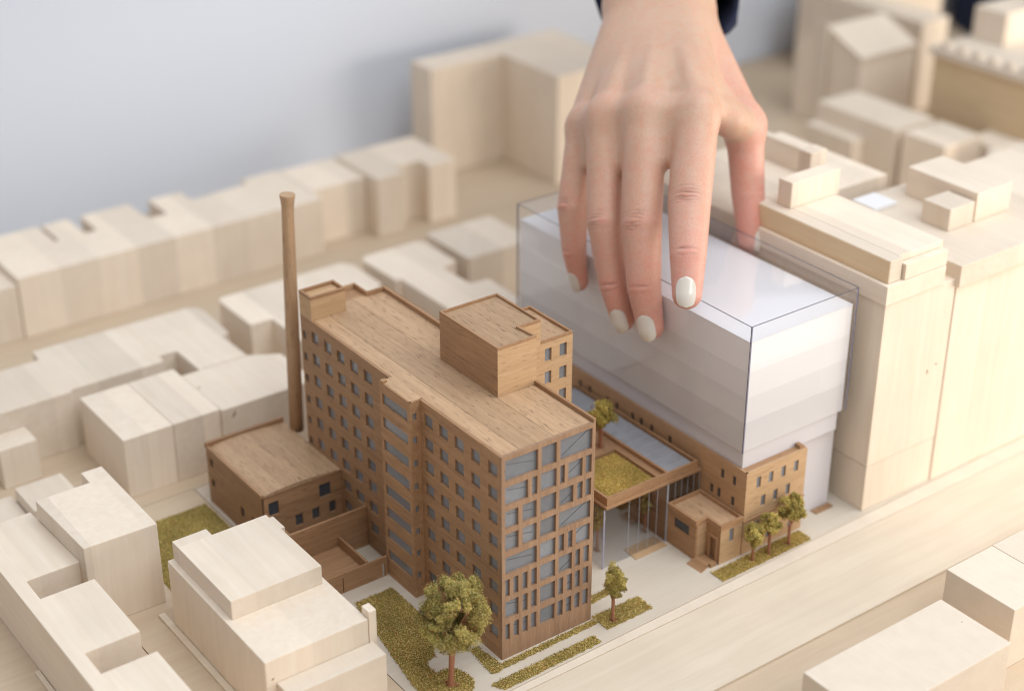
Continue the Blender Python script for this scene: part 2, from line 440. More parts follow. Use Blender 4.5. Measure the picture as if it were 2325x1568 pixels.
# ------------------------------------------------------------------ plain wooden blocks round about
# long terrace at the back
yA, yB, zA = 42.4, 49.2, 4.05
poly = [(-5.2, yA), (16.0, yA), (16.0, 48.6), (13.2, 48.6), (13.2, 47.7), (9.4, 47.4), (8.85, 47.4), (8.8, 49), (6.5, 49.1), (6.5, 46.2), (5.2, 46.2), (5.1, yB), (1.75, yB), (1.65, 46.4), (0.9, 46.4), (0.85, yB), (-0.9, yB), (-0.95, 46.3), (-1.15, 46.3), (-1.2, yB), (-5.2, yB)]
block('terrace_block', 'long pale terrace with narrow slots cut in its rear edge', poly, 0, zA, bass['z'], bevel=0.06)
block('terrace_block', 'low end block left of the long slotted terrace', R(-14, -5.24, yA+.1, 48.9), 0, zA-.45, bass['z'], bevel=0.06)
block('terrace_block', 'recessed terrace block with tan front between long terrace and taller end', R(16.04, 20.3, 43.9, 48.4), 0, zA, bass['z'], bevel=0.06)
block('terrace_block', 'taller end block of the terrace with notched front', [(20.34, yA), (22.55, yA), (22.55, 43.7), (24.6, 43.7), (24.6, yA), (26.8, yA), (26.8, 48.0), (20.34, 48.0)], 0, 4.35, bass['z'], bevel=0.06)
# tall corner block
block('corner_block', 'tall L shaped block standing near the blue wall', [(29.6, 49.5), (36.15, 49.5), (36.15, 42.75), (43, 42.75), (43, 52.2), (29.6, 52.2)], 0, 8.38, bass['z'], bevel=0.07)
# middle rows
z3 = 3.48
block('courtyard_block', 'wide courtyard block with rounded corner left of the chimney', [(-14, 28.4), (-7.75, 28.4), (-7.7, 28.65), (-2.3, 28.65), (-2.2, 29.35), (-1.18, 29.35), (-1.16, 26.6), (1.78, 26.6), (1.75, 29.4), (2.24, 29.6), (2.4, 33.0), (2.25, 33.5), (1.9, 33.9), (-7.7, 34.05), (-7.8, 32.9), (-14, 32.9)], 0, z3, bass['y'], bevel=0.06)
block('courtyard_block', 'square pale block in front of the courtyard gap', R(-7.72, -4.97, 22.02, 27.5), 0, z3, bass['z'])
block('courtyard_block', 'striped pale block right beside the square courtyard block', R(-4.95, -2.27, 22.02, 27.5), 0, z3, bass['y'])
block('courtyard_block', 'knotted pale block behind the chimney building', [(-2.25, 21.85), (3.4, 21.85), (3.4, 25.6), (1.8, 26.55), (-2.25, 26.55)], 0, z3-.02, bass['y'])
block('courtyard_block', 'small pale block with narrow top at the left edge', R(-12.6, -10.58, 26.65, 28.36), 0, 2.35, bass['z'])
block('corner_block', 'pale block with rounded corner directly behind the chimney', [(3.7, 29.7), (5.1, 29.7), (5.1, 23.2), (12.2, 23.2), (12.2, 29.6), (12.75, 29.9), (12.75, 33.2), (12.3, 33.95), (3.95, 33.95), (3.7, 33.6)], 0, z3, bass['y'], bevel=0.06)
block('corner_block', 'pale stepped block behind the tower roof beside clear box', [(13.6, 33.5), (13.7, 29.75), (14.05, 29.75), (14.05, 19.5), (18.3, 19.5), (18.35, 26.6), (17.1, 26.75), (17.0, 29.55), (18.25, 29.9), (18.25, 33.5), (17.9, 33.9), (14.0, 33.9)], 0, z3, bass['y'], bevel=0.06)
block('corner_block', 'pale block with brown front just left of clear box', R(19.05, 24.1, 29.7, 34.5), 0, z3, bass['z'], bevel=0.06)
# lower left
block('street_block', 'long pale street block with two roof notches at bottom left', [(-16.85, -12), (-13.7, -12), (-13.7, 5.65), (-16.2, 5.65), (-16.2, 7.3), (-13.7, 7.3), (-13.7, 12.0), (-16.22, 12.0), (-16.22, 13.6), (-13.7, 13.6), (-13.95, 18.8), (-16.9, 18.8)], 0, 3.35, bass['y'])
block('street_block', 'tall pale block with notched far corner beside the long street block', [(-13.68, 12.95), (-10.15, 12.85), (-10.13, 19.0), (-11.2, 19.0), (-11.2, 17.95), (-13.9, 17.95)], 0, 4.4, bass['z'])
block('street_block', 'low flat block behind the tall notched one', R(-12.75, -10.25, 22.0, 24.65), 0, 1.2, bass['y'])
block('street_block', 'very low slab at the left edge', R(-18, -12.8, 21.2, 25.2), 0, 0.5, mdf)
# house in front, built of stacked slabs
t = thing('stepped_house', 'stepped pale house with two roof levels in front of the tower', 'model building', (-8, 6, 0))
MB().box(-10.62, -5.62, 2.0, 11.0, 0, 3.58).build('lower_storey', bass['z'], t, None, 0.04)
MB().box(-10.32, -5.88, 5.35, 10.35, 3.582, 4.55).build('upper_storey', bass['y'], t, None, 0.03)
MB().box(-10.3, -8.6, 10.37, 11.0, 3.582, 4.5).build('rear_step', bass['y'], t, None, 0.03)
MB().box(-5.86, -5.55, 9.2, 10.3, 3.582, 4.35).build('side_step', mdf, t, None, 0.02)
MB().box(-10.15, -5.45, 0.9, 1.98, 0, 2.35).build('front_annex', mdf, t, None, 0.03)
MB().box(-5.60, -5.22, 1.96, 2.55, 0, 3.95).build('corner_post', bass['z'], t, None, 0.04)
MB().box(-10.95, -10.64, 3.0, 12.0, 0, 0.12).build('kerb', ply, t, None, 0.01)
MB().box(-17.15, -16.92, -10, 11.5, 0, 0.1).build('kerb_strip', ply, None, (-17, 0, 0), 0.01)
tag(bpy.data.objects['kerb_strip'], 'thin kerb strip along foot of the long street block', 'kerb')
# lower right
block('street_block', 'pale fibreboard block at the bottom edge right of the road', R(7.35, 15.85, -14.9, -11.05), -0.268, 3.0, mdf)
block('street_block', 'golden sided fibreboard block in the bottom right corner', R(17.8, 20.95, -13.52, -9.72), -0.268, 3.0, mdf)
block('street_block', 'pale block behind the golden sided one at right edge', R(20.98, 30, -13.4, -9.7), -0.268, 3.0, mdf)

# tall towers on the right
t = thing('slab_tower', 'tall pale tower with white cornice right of the clear box', 'model building', (24.4, 3, 0))
MB().box(21.8, 26.9, -1.2, 8.9, 2.66, 11.7).build('shaft', bass['z'], t, None, 0.03)
MB().box(21.82, 26.9, -1.18, 8.9, 0, 2.63).build('plinth', bass['z'], t, None, 0.03)
MB().box(21.72, 25.9, -1.27, 8.6, 11.72, 12.72).build('cornice', bass['y'], t, None, 0.03)
MB().box(22.0, 22.85, -1.05, 8.4, 12.74, 13.9).build('rooftop_storey', bass['y'], t, None, 0.03)
MB().box(21.97, 21.998, -1.03, 8.38, 12.75, 13.86).build('side_shade_skin', bass_bounce, t)  # thin skin; bounce light on the shaded side painted as golden colour
MB().box(22.87, 26.0, -0.8, 8.4, 12.74, 13.9).build('rooftop_storey', bass['y'], t, None, 0.03)
MB().box(22.95, 25.95, -1.22, -0.83, 12.74, 13.55).build('front_ledge', bass['y'], t, None, 0.03)
MB().box(22.68, 26.15, 6.3, 7.25, 13.92, 15.3).build('lift_house', bass['z'], t, None, 0.03)
t = thing('slab_tower', 'broad pale tower at the right edge with two boxes on its roof', 'model building', (34, 3, 0))
MB().box(26.94, 45, -1.25, 7.4, 0, 11.3).build('shaft', bass['z'], t, None, 0.03)
MB().box(26.8, 45, -1.5, 7.5, 11.32, 12.5).build('roof_slab', bass['y'], t, None, 0.03)
MB().box(31.55, 34.3, 1.7, 6.4, 12.52, 14.1).build('roof_box', bass['y'], t, None, 0.03)
MB().box(29.5, 31.4, 1.7, 3.5, 12.52, 13.72).build('roof_box', bass['z'], t, None, 0.03)
MB().box(28.3, 30.0, 5.6, 7.2, 12.52, 12.75).build('roof_hatch', card_m, t, None, 0.02)
t = thing('rear_tower', 'tower with a golden side wall and small white box behind the thumb', 'model building', (30, 15, 0))
MB().box(29.2, 29.7, 11.0, 17.2, 12.52, 13.9).build('upper_storey', bass['y'], t, None, 0.03)
MB().box(27.0, 28.2, 9.2, 10.1, 12.52, 15.0).build('lift_house', bass['z'], t, None, 0.03)
MB().box(22.2, 33, 9.0, 17.3, 0, 12.5).build('shaft', bass['z'], t, None, 0.03)

# far right, strongly out of focus
t = thing('far_house', 'blurred pale house with low lean-to in the background right of the hand', 'model building', (56.7, 31, 0))
MB().box(54.7, 58.9, 26.85, 34.6, 0, 5).build('wall', bass['z'], t, None, 0.06)
MB().box(53.4, 54.68, 29.6, 34.5, 0, 3.6).build('lean_to', bass['z'], t, None, 0.05)
block('far_house', 'blurred square house in front of the golden wall at far right', R(54.9, 58.9, 22.4, 26.3), 0, 5, bass['z'], bevel=0.06)
t = thing('gabled_hall', 'blurred pale hall with a gabled roof behind the far houses', 'model building', (64, 40, 0))
m = MB(); yg = [(36.5, 0), (43.4, 0), (43.4, 6.6), (40.2, 8.0), (36.5, 6.4)]
n0 = len(m.v)
for x in (61.2, 67.5): m.v += [(x, y, z) for y, z in yg]
m.f += [(4, 3, 2, 1, 0), (5, 6, 7, 8, 9)]+[(i, (i+1) % 5, 5+(i+1) % 5, 5+i) for i in range(5)]
m.build('wall', bass['z'], t)
m = MB()
for (ya, za), (yb, zb) in (((36.35, 6.42), (40.2, 8.06)), ((40.2, 8.06), (43.5, 6.64))):
    P8 = [(x, y, z+dz) for x in (61.1, 67.6) for y, z in ((ya, za), (yb, zb)) for dz in (0, .22)]
    k = len(m.v); m.v += P8
    m.f += [tuple(k+i for i in q) for q in ((0, 2, 3, 1), (4, 5, 7, 6), (0, 1, 5, 4), (2, 6, 7, 3), (1, 3, 7, 5), (0, 4, 6, 2))]
m.build('roof', bass['z'], t)
MB().box(60.85, 61.08, 39.8, 40.7, 0, 8.6).build('gable_fin', bass['z'], t, None, 0.1)
t = thing('far_block', 'large blurred block with golden side and dentilled cornice at top right', 'model building', (67, 26, 0))
MB().box(62.1, 72, 12, 30.2, 0, 8.4).build('wall', bass_bounce, t, None, 0.05)  # wall colour includes the warm bounce of its shaded side
rf = MB().box(61.8, 72.3, 11.8, 30.5, 8.42, 9.0).build('roof', mdf, t, None, 0.05)
for k in range(12):
    MB().box(62.0, 62.7, 13.0+k*1.45, 13.6+k*1.45, 9.002, 9.5).build('dentil', mdf, rf, None, 0.03)
MB().box(66, 71, 27, 30, 9.02, 11.5).build('roof_tower', bass['z'], t, None, 0.05)
block('far_block', 'tall blurred block against the blue wall right of the sleeve', R(73.6, 82, 46, 54.6), 0, 16, bass['z'], bevel=0.08)
block('far_block', 'blurred low range behind the gabled hall', R(70, 73.2, 38, 52), 0, 7.5, bass['z'], bevel=0.08)
block('far_block', 'small blurred block beside the square far house', R(59.3, 62.0, 20.6, 24.2), 0, 4.2, bass['z'], bevel=0.06)
block('far_block', 'small rounded blurred block at the right edge', [(56.5, 16.6), (60.0, 16.6), (60.6, 17.2), (60.6, 20.0), (60.0, 20.5), (57.0, 20.5), (56.2, 19.8), (56.2, 17.2)], 0, 5.0, bass['z'], bevel=0.3)

# dark knots in the timber
knot_m = plain('knot', (0.22, 0.135, 0.07), 0.7, 0.2, 0.3, 20)
def knot(parent, c, u, v, ru, rv):
    """thin oval plug, flush with the face spanned by u and v"""
    u = Vector(u).normalized(); v = Vector(v).normalized(); n = u.cross(v); m = MB(); c = Vector(c)
    for d in (-0.02, 0.004):
        for k in range(14):
            a = 2*math.pi*k/14; w = 1+.15*math.sin(3*a)
            m.v.append(tuple(c+u*(math.cos(a)*ru*w)+v*(math.sin(a)*rv*w)+n*d))
    m.f.append(tuple(range(14, 28)))
    m.f += [(k, (k+1) % 14, 14+(k+1) % 14, 14+k) for k in range(14)]
    m.build('knot', knot_m, parent)
_by = {o['label']: o for o in COL.objects if 'label' in o}
kb = _by['knotted pale block behind the chimney building']
knot(kb, (-2.07, 24.79, 3.46), (1, 0, 0), (0, 1, 0), .09, .06)
knot(kb, (-1.55, 21.85, 3.0), (.5, 0, 1), (-1, 0, .5), .22, .05)
ft = _by['tall pale tower with white cornice right of the clear box']
knot(ft, (25.57, -1.2, 6.9), (1, 0, 0), (0, 0, 1), .05, .13)
knot(ft, (26.19, -1.2, 7.16), (1, 0, 0), (0, 0, 1), .06, .05)
knot(_by['stepped pale house with two roof levels in front of the tower'], (-10.3, 2.0, 2.6), (1, 0, .6), (-.6, 0, 1), .07, .035)
knot(_by['pale fibreboard block at the bottom edge right of the road'], (15.3, -12.7, 3.0), (1, 0, 0), (0, 1, 0), .03, .03)

# ------------------------------------------------------------------ the brown tower
T = thing('factory_tower', 'tall brown wooden tower with gridded glazed front and rows of windows', 'model building', (2.5, 8, 0))
H = 10.55
FR = [((10.32, 9.28), [0.18, 1.91, 2.12, 2.92, 3.12, 4.87]),
      ((9.01, 8.08), [0.18, 1.39, 1.6, 1.89, 2.07, 2.93, 3.13, 3.38, 3.58, 4.36, 4.54, 4.87]),
      ((7.8, 6.9), [0.18, 0.88, 1.11, 1.86, 2.07, 2.93, 3.1, 3.88, 4.08, 4.39, 4.56, 4.87]),
      ((6.63, 5.72), [0.18, 0.89, 1.12, 1.87, 2.07, 2.93, 3.1, 4.86]),
      ((5.43, 4.52), [0.18, 1.89, 2.07, 2.92, 3.1, 3.4, 3.61, 3.88, 4.08, 4.86]),
      ((4.26, 3.35), [0.18, 0.42, 0.62, 0.89, 1.11, 1.39, 1.59, 1.9, 2.08, 2.93, 3.12, 3.87, 4.06, 4.34, 4.53, 4.84]),
      ((3.1, 2.16), [0.18, 0.9, 1.12, 1.4, 1.6, 1.9, 2.09, 2.93, 3.12, 3.4, 3.61, 3.9, 4.06, 4.35, 4.54, 4.84]),
      ((1.87, 1.0), [0.18, 0.42, 0.63, 0.92, 1.12, 1.41, 1.59, 1.9, 2.1, 2.92, 3.09, 3.39, 3.58, 3.88, 4.06, 4.36, 4.53, 4.84])]
holes = []
for (zt, zb), xs in FR:
    for i in range(0, len(xs), 2): holes.append((xs[i], xs[i+1], zb, zt))
m = MB(); holed_wall(m, (0, 0), (1, 0), 5.05, 0, H, holes, 0.16)
m.build('front_wall', wal_frame, T)
for h in holes: pane('window_pane', T, (0, 0), (1, 0), h, 0.13, pane_m)
# thin dark brace wires seen behind the glazing
rw = random.Random(3)
for (zt, zb), xs in FR:
    for x0, x1, a, b in ((0.2, 1.85, 0.75, 0.45), (3.15, 4.8, 0.15, 0.9)):
        p = Vector((x0+0.15, -0.0+0.118, zb+(zt-zb)*a)); q = Vector((x1-0.1, 0.118, zb+(zt-zb)*b))
        if rw.random() < 0.85:
            tube([p, q], 0.007, 5).build('brace_wire', wire_m, T)
# left wall in front of the bay (u runs toward -y)
cols = [(5.84, 5.18), (4.66, 4.0), (3.48, 2.8), (2.23, 1.58), (0.98, 0.32)]
rowz = [10.0-1.203*k for k in range(8)]
hs = [(6.15-a, 6.15-b, z-.62, z) for z in rowz for a, b in cols]
m = MB(); holed_wall(m, (0, 6.15), (0, -1), 6.15-0.162, 0, H, hs, 0.16); m.build('side_wall', wal['y'], T)
for h in hs: pane('window_pane', T, (0, 6.15), (0, -1), h, 0.11, pane_m)
# left wall behind the bay
cols2 = [(16.6, 16.25), (15.71, 15.07), (14.52, 13.86), (13.34, 12.66), (12.14, 11.44), (10.92, 10.2), (9.75, 9.05)]
hs = [(16.75-a, 16.75-b, z-.62-(0.12 if i == 0 else 0), z-(0.3 if i == 0 else 0)) for z in rowz for i, (a, b) in enumerate(cols2[:-1])]
m = MB(); holed_wall(m, (0, 16.75), (0, -1), 16.75-8.65, 0, H, hs, 0.16); m.build('side_wall', wal['y'], T)
for h in hs: pane('window_pane', T, (0, 16.75), (0, -1), h, 0.11, pane_m)
# projecting bay
B0, B1, BX = 6.15, 8.65, -0.55
bay = MB()
hb = [(8.65-8.44, 8.65-6.38, z-.56, z) for z in [10.03-1.215*k for k in range(8)]]
holed_wall(bay, (BX, B1), (0, -1), B1-B0, 0, H, hb, 0.1)
hsml = [(0.14, 0.34, z-.36, z) for z in [9.95-1.22*k for k in range(8)]]
holed_wall(bay, (BX+0.003, B0-0.002), (1, 0), 0.545, 0, H, hsml, 0.1)
bay.quad((BX, B1, 0), (BX, B1, H), (0, B1, H), (0, B1, 0))
bayo = bay.build('stair_bay', wal['y'], T)
MB().box(BX+.1, .16, B0+.1, B1-.002, H-.08, H-.004).build('roof_board', wal_roof, bayo)
for h in hb: pane('window_pane', bayo, (BX, B1), (0, -1), h, 0.08, pane_m)
for h in hsml: pane('window_pane', bayo, (BX+.003, B0-.002), (1, 0), h, 0.08, pane_m)
# rear and right walls
m = MB(); m.box(4.9, 5.05, 0.165, 16.7, 0, H); m.build('right_wall', wal['y'], T)
m = MB(); m.box(0.17, 3.75, 16.62, 16.75, 0, H); m.build('rear_wall', wal['x'], T)
MB().box(1.95, 3.75, 16.76, 17.75, 0, H-.02).build('rear_projection', wal['z'], T)
# roof of separate boards
roof = MB().box(0.17, 4.89, 0.17, 16.6, H-.3, H-.1).build('roof', wal['y'], T)
xs = [0.165, 1.02, 1.98, 2.86, 3.95, 4.895]
for i in range(5):
    MB().box(xs[i]+.006, xs[i+1]-.006, 0.17, 16.61 if i < 2 else 16.6, H-.09, H-.012+0.006*(i % 2)).build('roof_board', wal_roof, roof)
MB().box(4.92, 5.05, 0.0, 4.24, H+.002, H+.19).build('parapet', wal['y'], T, None, 0.015)
MB().box(4.60, 4.74, 8.80, 16.5, H+.002, H+.24).build('parapet', wal['y'], T, None, 0.015)
MB().box(3.72, 4.58, 16.38, 16.5, H+.002, H+.24).build('parapet', wal['x'], T, None, 0.015)
MB().box(3.60, 3.71, 16.38, 17.72, H+.002, H+.24).build('parapet', wal['y'], T, None, 0.015)
MB().box(1.97, 3.59, 17.6, 17.72, H+.002, H+.24).build('parapet', wal_gold, T, None, 0.015)
MB().box(-0.54, -0.3, 8.35, 8.6, H+.002, H+.1).build('roof_block', wal['y'], T, None, 0.015)
# box on the rear corner
sb = R(0.0, 1.95, 15.62, 16.74)
c_ = MB().prism(ccw(sb), H+.002, H+1.1).build('stair_head', wal_gold, T)
parapet_ring(sb, H+1.101, H+1.27, 0.12).build('parapet', wal['x'], c_)
# penthouse
pp = [(2.89, 4.25), (5.03, 4.25), (4.93, 5.4), (6.12, 5.4), (6.13, 8.78), (2.89, 8.78)]
ph = MB().prism(pp, H+.002, 12.86).build('penthouse', wal_gold, T)
parapet_ring(pp, 12.861, 13.0, 0.11).build('parapet', wal['y'], ph)
MB().quad; mleft = MB(); mleft.quad((2.886, 8.78, H), (2.886, 4.252, H), (2.886, 4.252, 12.998), (2.886, 8.78, 12.998)); mleft.box(2.880, 2.887, 4.252, 8.78, H+.003, 12.997); mleft.build('side_shade_skin', wal['y'], ph)  # left face's shade painted as a darker skin over the lit-toned penthouse
ip = inset(pp, 0.11)
MB().prism(ip, 12.862, 12.885).build('roof_board', wal_roof, ph)
# wing behind with two window columns
wg = [(5.06, 5.42), (8.02, 5.42), (8.02, 8.72), (5.06, 8.72)]
hw = [(a-5.06, b-5.06, z-.67, z) for z in [11.36-1.195*k for k in range(7)] for a, b in ((6.41, 6.79), (7.26, 7.68))]
m = MB(); holed_wall(m, (5.06, 5.42), (1, 0), 2.96, 0, 11.68, hw, 0.14)
m.quad((8.02, 5.42, 0), (8.02, 8.72, 0), (8.02, 8.72, 11.68), (8.02, 5.42, 11.68)); m.quad((8.02, 8.72, 0), (5.06, 8.72, 0), (5.06, 8.72, 11.68), (8.02, 8.72, 11.68))
wing = m.build('wing', wal_gold, T)
for h in hw: pane('window_pane', wing, (5.06, 5.42), (1, 0), h, 0.1, pane_m)
parapet_ring(wg, 11.681, 11.82, 0.1).build('parapet', wal['y'], wing)
MB().box(5.1, 7.95, 5.55, 8.65, 11.55, 11.675).build('roof_board', wal_roof, wing)

# ------------------------------------------------------------------ low building with chimney, yard walls
Lb = thing('boiler_house', 'low brown wooden building with tall chimney beside the tower', 'model building', (-2.2, 16.5, 0))
hl = [(-4.1+4.45, -3.55+4.45, 1.95, 2.72), (-1.27+4.45, -0.62+4.45, 1.95, 2.72), (-2.68+4.45, -2.27+4.45, .85, 1.5), (-1.73+4.45, -1.32+4.45, .85, 1.5), (-.76+4.45, -.38+4.45, .9, 1.55)]
m = MB(); holed_wall(m, (-4.45, 13.6), (1, 0), 4.44, 0, 3.2, hl, 0.12); m.build('front_wall', wal['x'], Lb)
for h in hl: pane('window_pane', Lb, (-4.45, 13.6), (1, 0), h, 0.09, pane_dark)
hl2 = [(0.35, 0.7, 2.3, 2.75), (0.35, 0.7, 1.1, 1.55), (3.4, 3.8, .9, 1.5), (4.6, 5.0, .9, 1.5)]
m = MB(); holed_wall(m, (-4.453, 19.4), (0, -1), 5.8, 0, 3.2, hl2, 0.12); m.build('side_wall', wal['y'], Lb)
for h in hl2: pane('window_pane', Lb, (-4.453, 19.4), (0, -1), h, 0.09, pane_dark)
MB().box(-4.33, -0.01, 19.27, 19.4, 0, 3.2).build('rear_wall', wal['x'], Lb)
# gently cambered roof
m = MB(); K = 10
for i in range(K):
    xa, xb = -4.46+4.45*i/K, -4.46+4.45*(i+1)/K
    za, zb = (3.21+0.16*math.sin(math.pi*(i/K)**0.8), 3.21+0.16*math.sin(math.pi*((i+1)/K)**0.8))
    m.quad((xa, 13.56, za), (xb, 13.56, zb), (xb, 19.25, zb), (xa, 19.25, za)); m.quad((xa, 13.56, 3.15), (xb, 13.56, 3.15), (xb, 13.56, zb), (xa, 13.56, za))
m.quad((-4.46, 13.56, 3.15), (-4.46, 13.56, 3.21), (-4.46, 19.25, 3.21), (-4.46, 19.25, 3.15))
rf = m.build('roof', wal_roof, Lb)
MB().box(-4.5, -0.02, 19.26, 19.45, 3.2, 3.5).build('parapet', wal['x'], rf, None, 0.02)
MB().box(-4.5, -4.32, 13.55, 19.25, 3.22, 3.34).build('parapet', wal['y'], rf, None, 0.02)
pts = [(0.26, 18.4, 3.1), (0.36, 18.4, 7.5), (0.47, 18.4, 11.5), (0.585, 18.4, 15.1), (0.60, 18.4, 15.45), (0.615, 18.4, 15.75), (0.625, 18.4, 16.05), (0.628, 18.4, 16.1)]
ch = tube(pts, [0.37, 0.36, 0.335, 0.30, 0.305, 0.335, 0.385, 0.38], 28).build('chimney', chim_wood, Lb, smooth=False)
for p in ch.data.polygons: p.use_smooth = len(p.vertices) == 4
# yard walls
Y = thing('yard_walls', 'brown wooden yard walls at the foot of the tower', 'yard wall', (-2, 11, 0))
MB().box(-4.33, -0.02, 11.2, 11.32, 0, 2.28).build('wall', wal['x'], Y, None, 0.012)
MB().box(-4.35, -4.23, 11.33, 13.58, 0, 2.28).build('wall', wal['y'], Y, None, 0.012)
m = MB(); holed_wall(m, (-4.0, 8.5), (1, 0), 3.4, 0, 1.1, [(0.9, 0.95, 0.001, 0.85), (3.1, 3.25, 0.001, 0.75)], 0.1); m.build('front_wall', wal['x'], Y)
MB().box(-1.72, -1.6, 8.61, 11.18, 0, 1.15).build('wall', wal['y'], Y, None, 0.012)
MB().box(-4.0, -1.73, 8.61, 11.18, 0.5, 0.62).build('yard_roof', wal['x'], Y)
MB().box(-4.0, -3.9, 8.61, 11.18, 0, 1.1).build('wall', wal['y'], Y, None, 0.012)
# small planting board edging
# ------------------------------------------------------------------ museum building, gatehouse
Mz = thing('museum_building', 'long low brown wooden building with small windows under the clear box', 'model building', (16.2, 6, 0))
mw = [(a-14.2, a-14.2+.3, 3.58, 4.2) for a in (14.88, 15.7, 16.54, 17.4)]+[(a-14.2, a-14.2+.3, 2.4, 3.03) for a in (15.28, 16.1, 16.94)]+[(a-14.2, a-14.2+.3, 1.15, 1.65) for a in (15.0, 15.8, 16.6, 17.3)]+[(1.6, 1.9, .35, .75), (3.1, 3.4, .35, .75)]
m = MB(); holed_wall(m, (14.2, -.36), (1, 0), 4.05, 0, 4.68, mw, 0.12); m.build('front_wall', wal_gold, Mz)
for h in mw: pane('window_pane', Mz, (14.2, -.36), (1, 0), h, 0.08, pane_m)
ml = [(18-a-.12, 18-a+.12, 3.6, 4.12) for a in (1.3, .47, 5.18, 6.58, 7.4, 8.08, 9.36, 10.1, 11.6, 12.4, 13.8)]+[(18-a-.12, 18-a+.12, 2.4, 2.95) for a in (1.99, 1.47, .49)]
m = MB(); holed_wall(m, (14.197, 18), (0, -1), 18.355, 0, 4.68, ml, 0.12); m.build('side_wall', brickwood, Mz)
for h in ml: pane('window_pane', Mz, (14.197, 18), (0, -1), h, 0.08, pane_dark)
MB().box(18.12, 18.25, -.235, .3, 0, 4.68).build('end_wall', wal['y'], Mz)
MB().box(14.33, 18.1, -.235, .13, 4.4, 4.655).build('roof_gutter', wal['x'], Mz)
MB().box(17.85, 18.1, -.22, .12, 4.657, 4.85).build('roof_block', wal['x'], Mz, None, 0.02)
MB().box(14.15, 18.28, -.42, -.362, 1.9, 1.99).build('string_course', wal['x'], Mz, None, 0.01)
Gh = thing('gatehouse', 'small flat roofed brown gatehouse with doorway and ramp', 'model building', (13.1, 1.2, 0))
gp = [(12.05, .66), (12.74, .66), (12.74, -.34), (14.16, -.34), (14.16, 2.72), (12.05, 2.72)]
hg = [(2.72-2.24, 2.72-1.14, 1.15, 1.72)]
m = MB(); holed_wall(m, (12.05, 2.72), (0, -1), 2.06, 0, 2.0, hg, .1); m.build('side_wall', wal['y'], Gh)
for h in hg: pane('window_pane', Gh, (12.05, 2.72), (0, -1), h, .07, pane_dark)
MB().box(12.152, 12.74, .66, .76, 0, 2.0).build('wall', wal_gold, Gh)
hg = [(0.32, .78, .18, 1.3)]
m = MB(); holed_wall(m, (12.74, .655), (0, -1), .994, 0, 2.0, hg, .12); m.build('entrance_wall', wal['z'], Gh)
d_ = pane('door', Gh, (12.74, .655), (0, -1), hg[0], .1, wal['z'])
MB().box(12.64, 12.738, .30, .40, .18, 1.42).build('door_frame', wal['z'], Gh); MB().box(12.64, 12.738, -.2, -.1, .18, 1.42).build('door_frame', wal['z'], Gh); MB().box(12.62, 12.738, -.2, .40, 1.422, 1.52).build('door_frame', wal['y'], Gh)
hg = [(.58, .86, 1.1, 1.85)]
m = MB(); holed_wall(m, (12.745, -.34), (1, 0), 1.415, 0, 2.0, hg, .1); m.build('front_wall', wal_gold, Gh)
for h in hg: pane('window_pane', Gh, (12.745, -.34), (1, 0), h, .07, pane_m)
gq = [(p[0]-(.05 if p[0] < 13 else 0), p[1]-(.05 if p[1] < 1 else 0)) for p in gp]
MB().prism(ccw(gp), 1.98+.022, 2.1).build('roof', wal_roof, Gh)
parapet_ring(gq, 2.003, 2.28, .13).build('cornice', wal['x'], Gh)
m = MB(); m.v += [(11.55, .70, 0), (11.6, -.35, 0), (12.25, -.15, 0), (12.25, .75, 0), (12.25, -.15, .2), (12.25, .75, .2)]
m.f += [(0, 1, 4, 5), (1, 2, 4), (3, 0, 5), (2, 3, 5, 4), (0, 3, 2, 1)]
m.build('ramp', wal['y'], Gh)
MB().box(12.26, 12.63, -.3, .6, 0, .2).build('landing', wal['y'], Gh)

# frosted annex that carries the clear box
A = thing('frosted_annex', 'frosted lilac acrylic block under the clear box beside the brown building', 'model building', (19.5, 3, 0))
MB().box(18.6, 20.95, .42, 17.5, 0, 4.6).build('lower_block', lilac_m, A, None, 0.02)
MB().box(14.34, 20.72, .14, 17.6, 4.62, 5.66).build('upper_block', lilac_m, A, None, 0.02)
tag(MB().box(19.75, 21.0, -.02, .40, 0.002, .05).build('door_mat', wal['x'], None, (20.4, .2, 0), 0.01), 'small brown entrance slab in front of the lilac block', 'slab')
tag(MB().prism(ccw([(9.85, 3.4), (9.78, 2.36), (11.82, 2.38), (11.82, 3.4)]), 0.002, .045).build('door_mat', wal_gold, None, (10.8, 2.9, 0), 0.01), 'brown entrance slab at the glass lobby', 'slab')

# ------------------------------------------------------------------ glazed lobby with planted canopy roof
Lo = thing('glazed_lobby', 'glass lobby with planted canopy roof between tower and gatehouse', 'model building', (11, 6, 0))
MB().box(8.06, 14.16, 2.68, 12.6, 3.36, 3.5).build('canopy', wal['x'], Lo, None, 0.02)
rp = [(8.18, 2.78), (13.95, 2.78), (13.95, 12.5), (8.18, 12.5)]
cp = MB().box(8.18, 13.95, 2.78, 12.5, 3.502, 3.72).build('roof_deck', wal['y'], Lo)
parapet_ring(rp, 3.721, 3.95, .12).build('parapet', wal['x'], cp)
MB().box(11.36, 11.5, 2.91, 6.2, 3.722, 3.93).build('planter_edge', wal['y'], cp); MB().box(8.31, 11.35, 6.06, 6.2, 3.722, 3.93).build('planter_edge', wal['x'], cp)
MB().box(11.95, 12.08, 2.91, 12.3, 3.722, 3.95).build('skylight_edge', wal['y'], cp)
sk = MB().box(12.09, 13.7, 2.95, 12.3, 3.722, 3.86).build('skylight', skylight_m, cp)
for k in range(13):
    MB().box(12.1, 13.69, 3.35+k*.7, 3.38+k*.7, 3.862, 3.875).build('glazing_bar', steel_m, sk)
MB().box(8.02, 12.0, 2.76, 2.79, 0.001, 3.355).build('glass_wall', atrium_m, Lo)
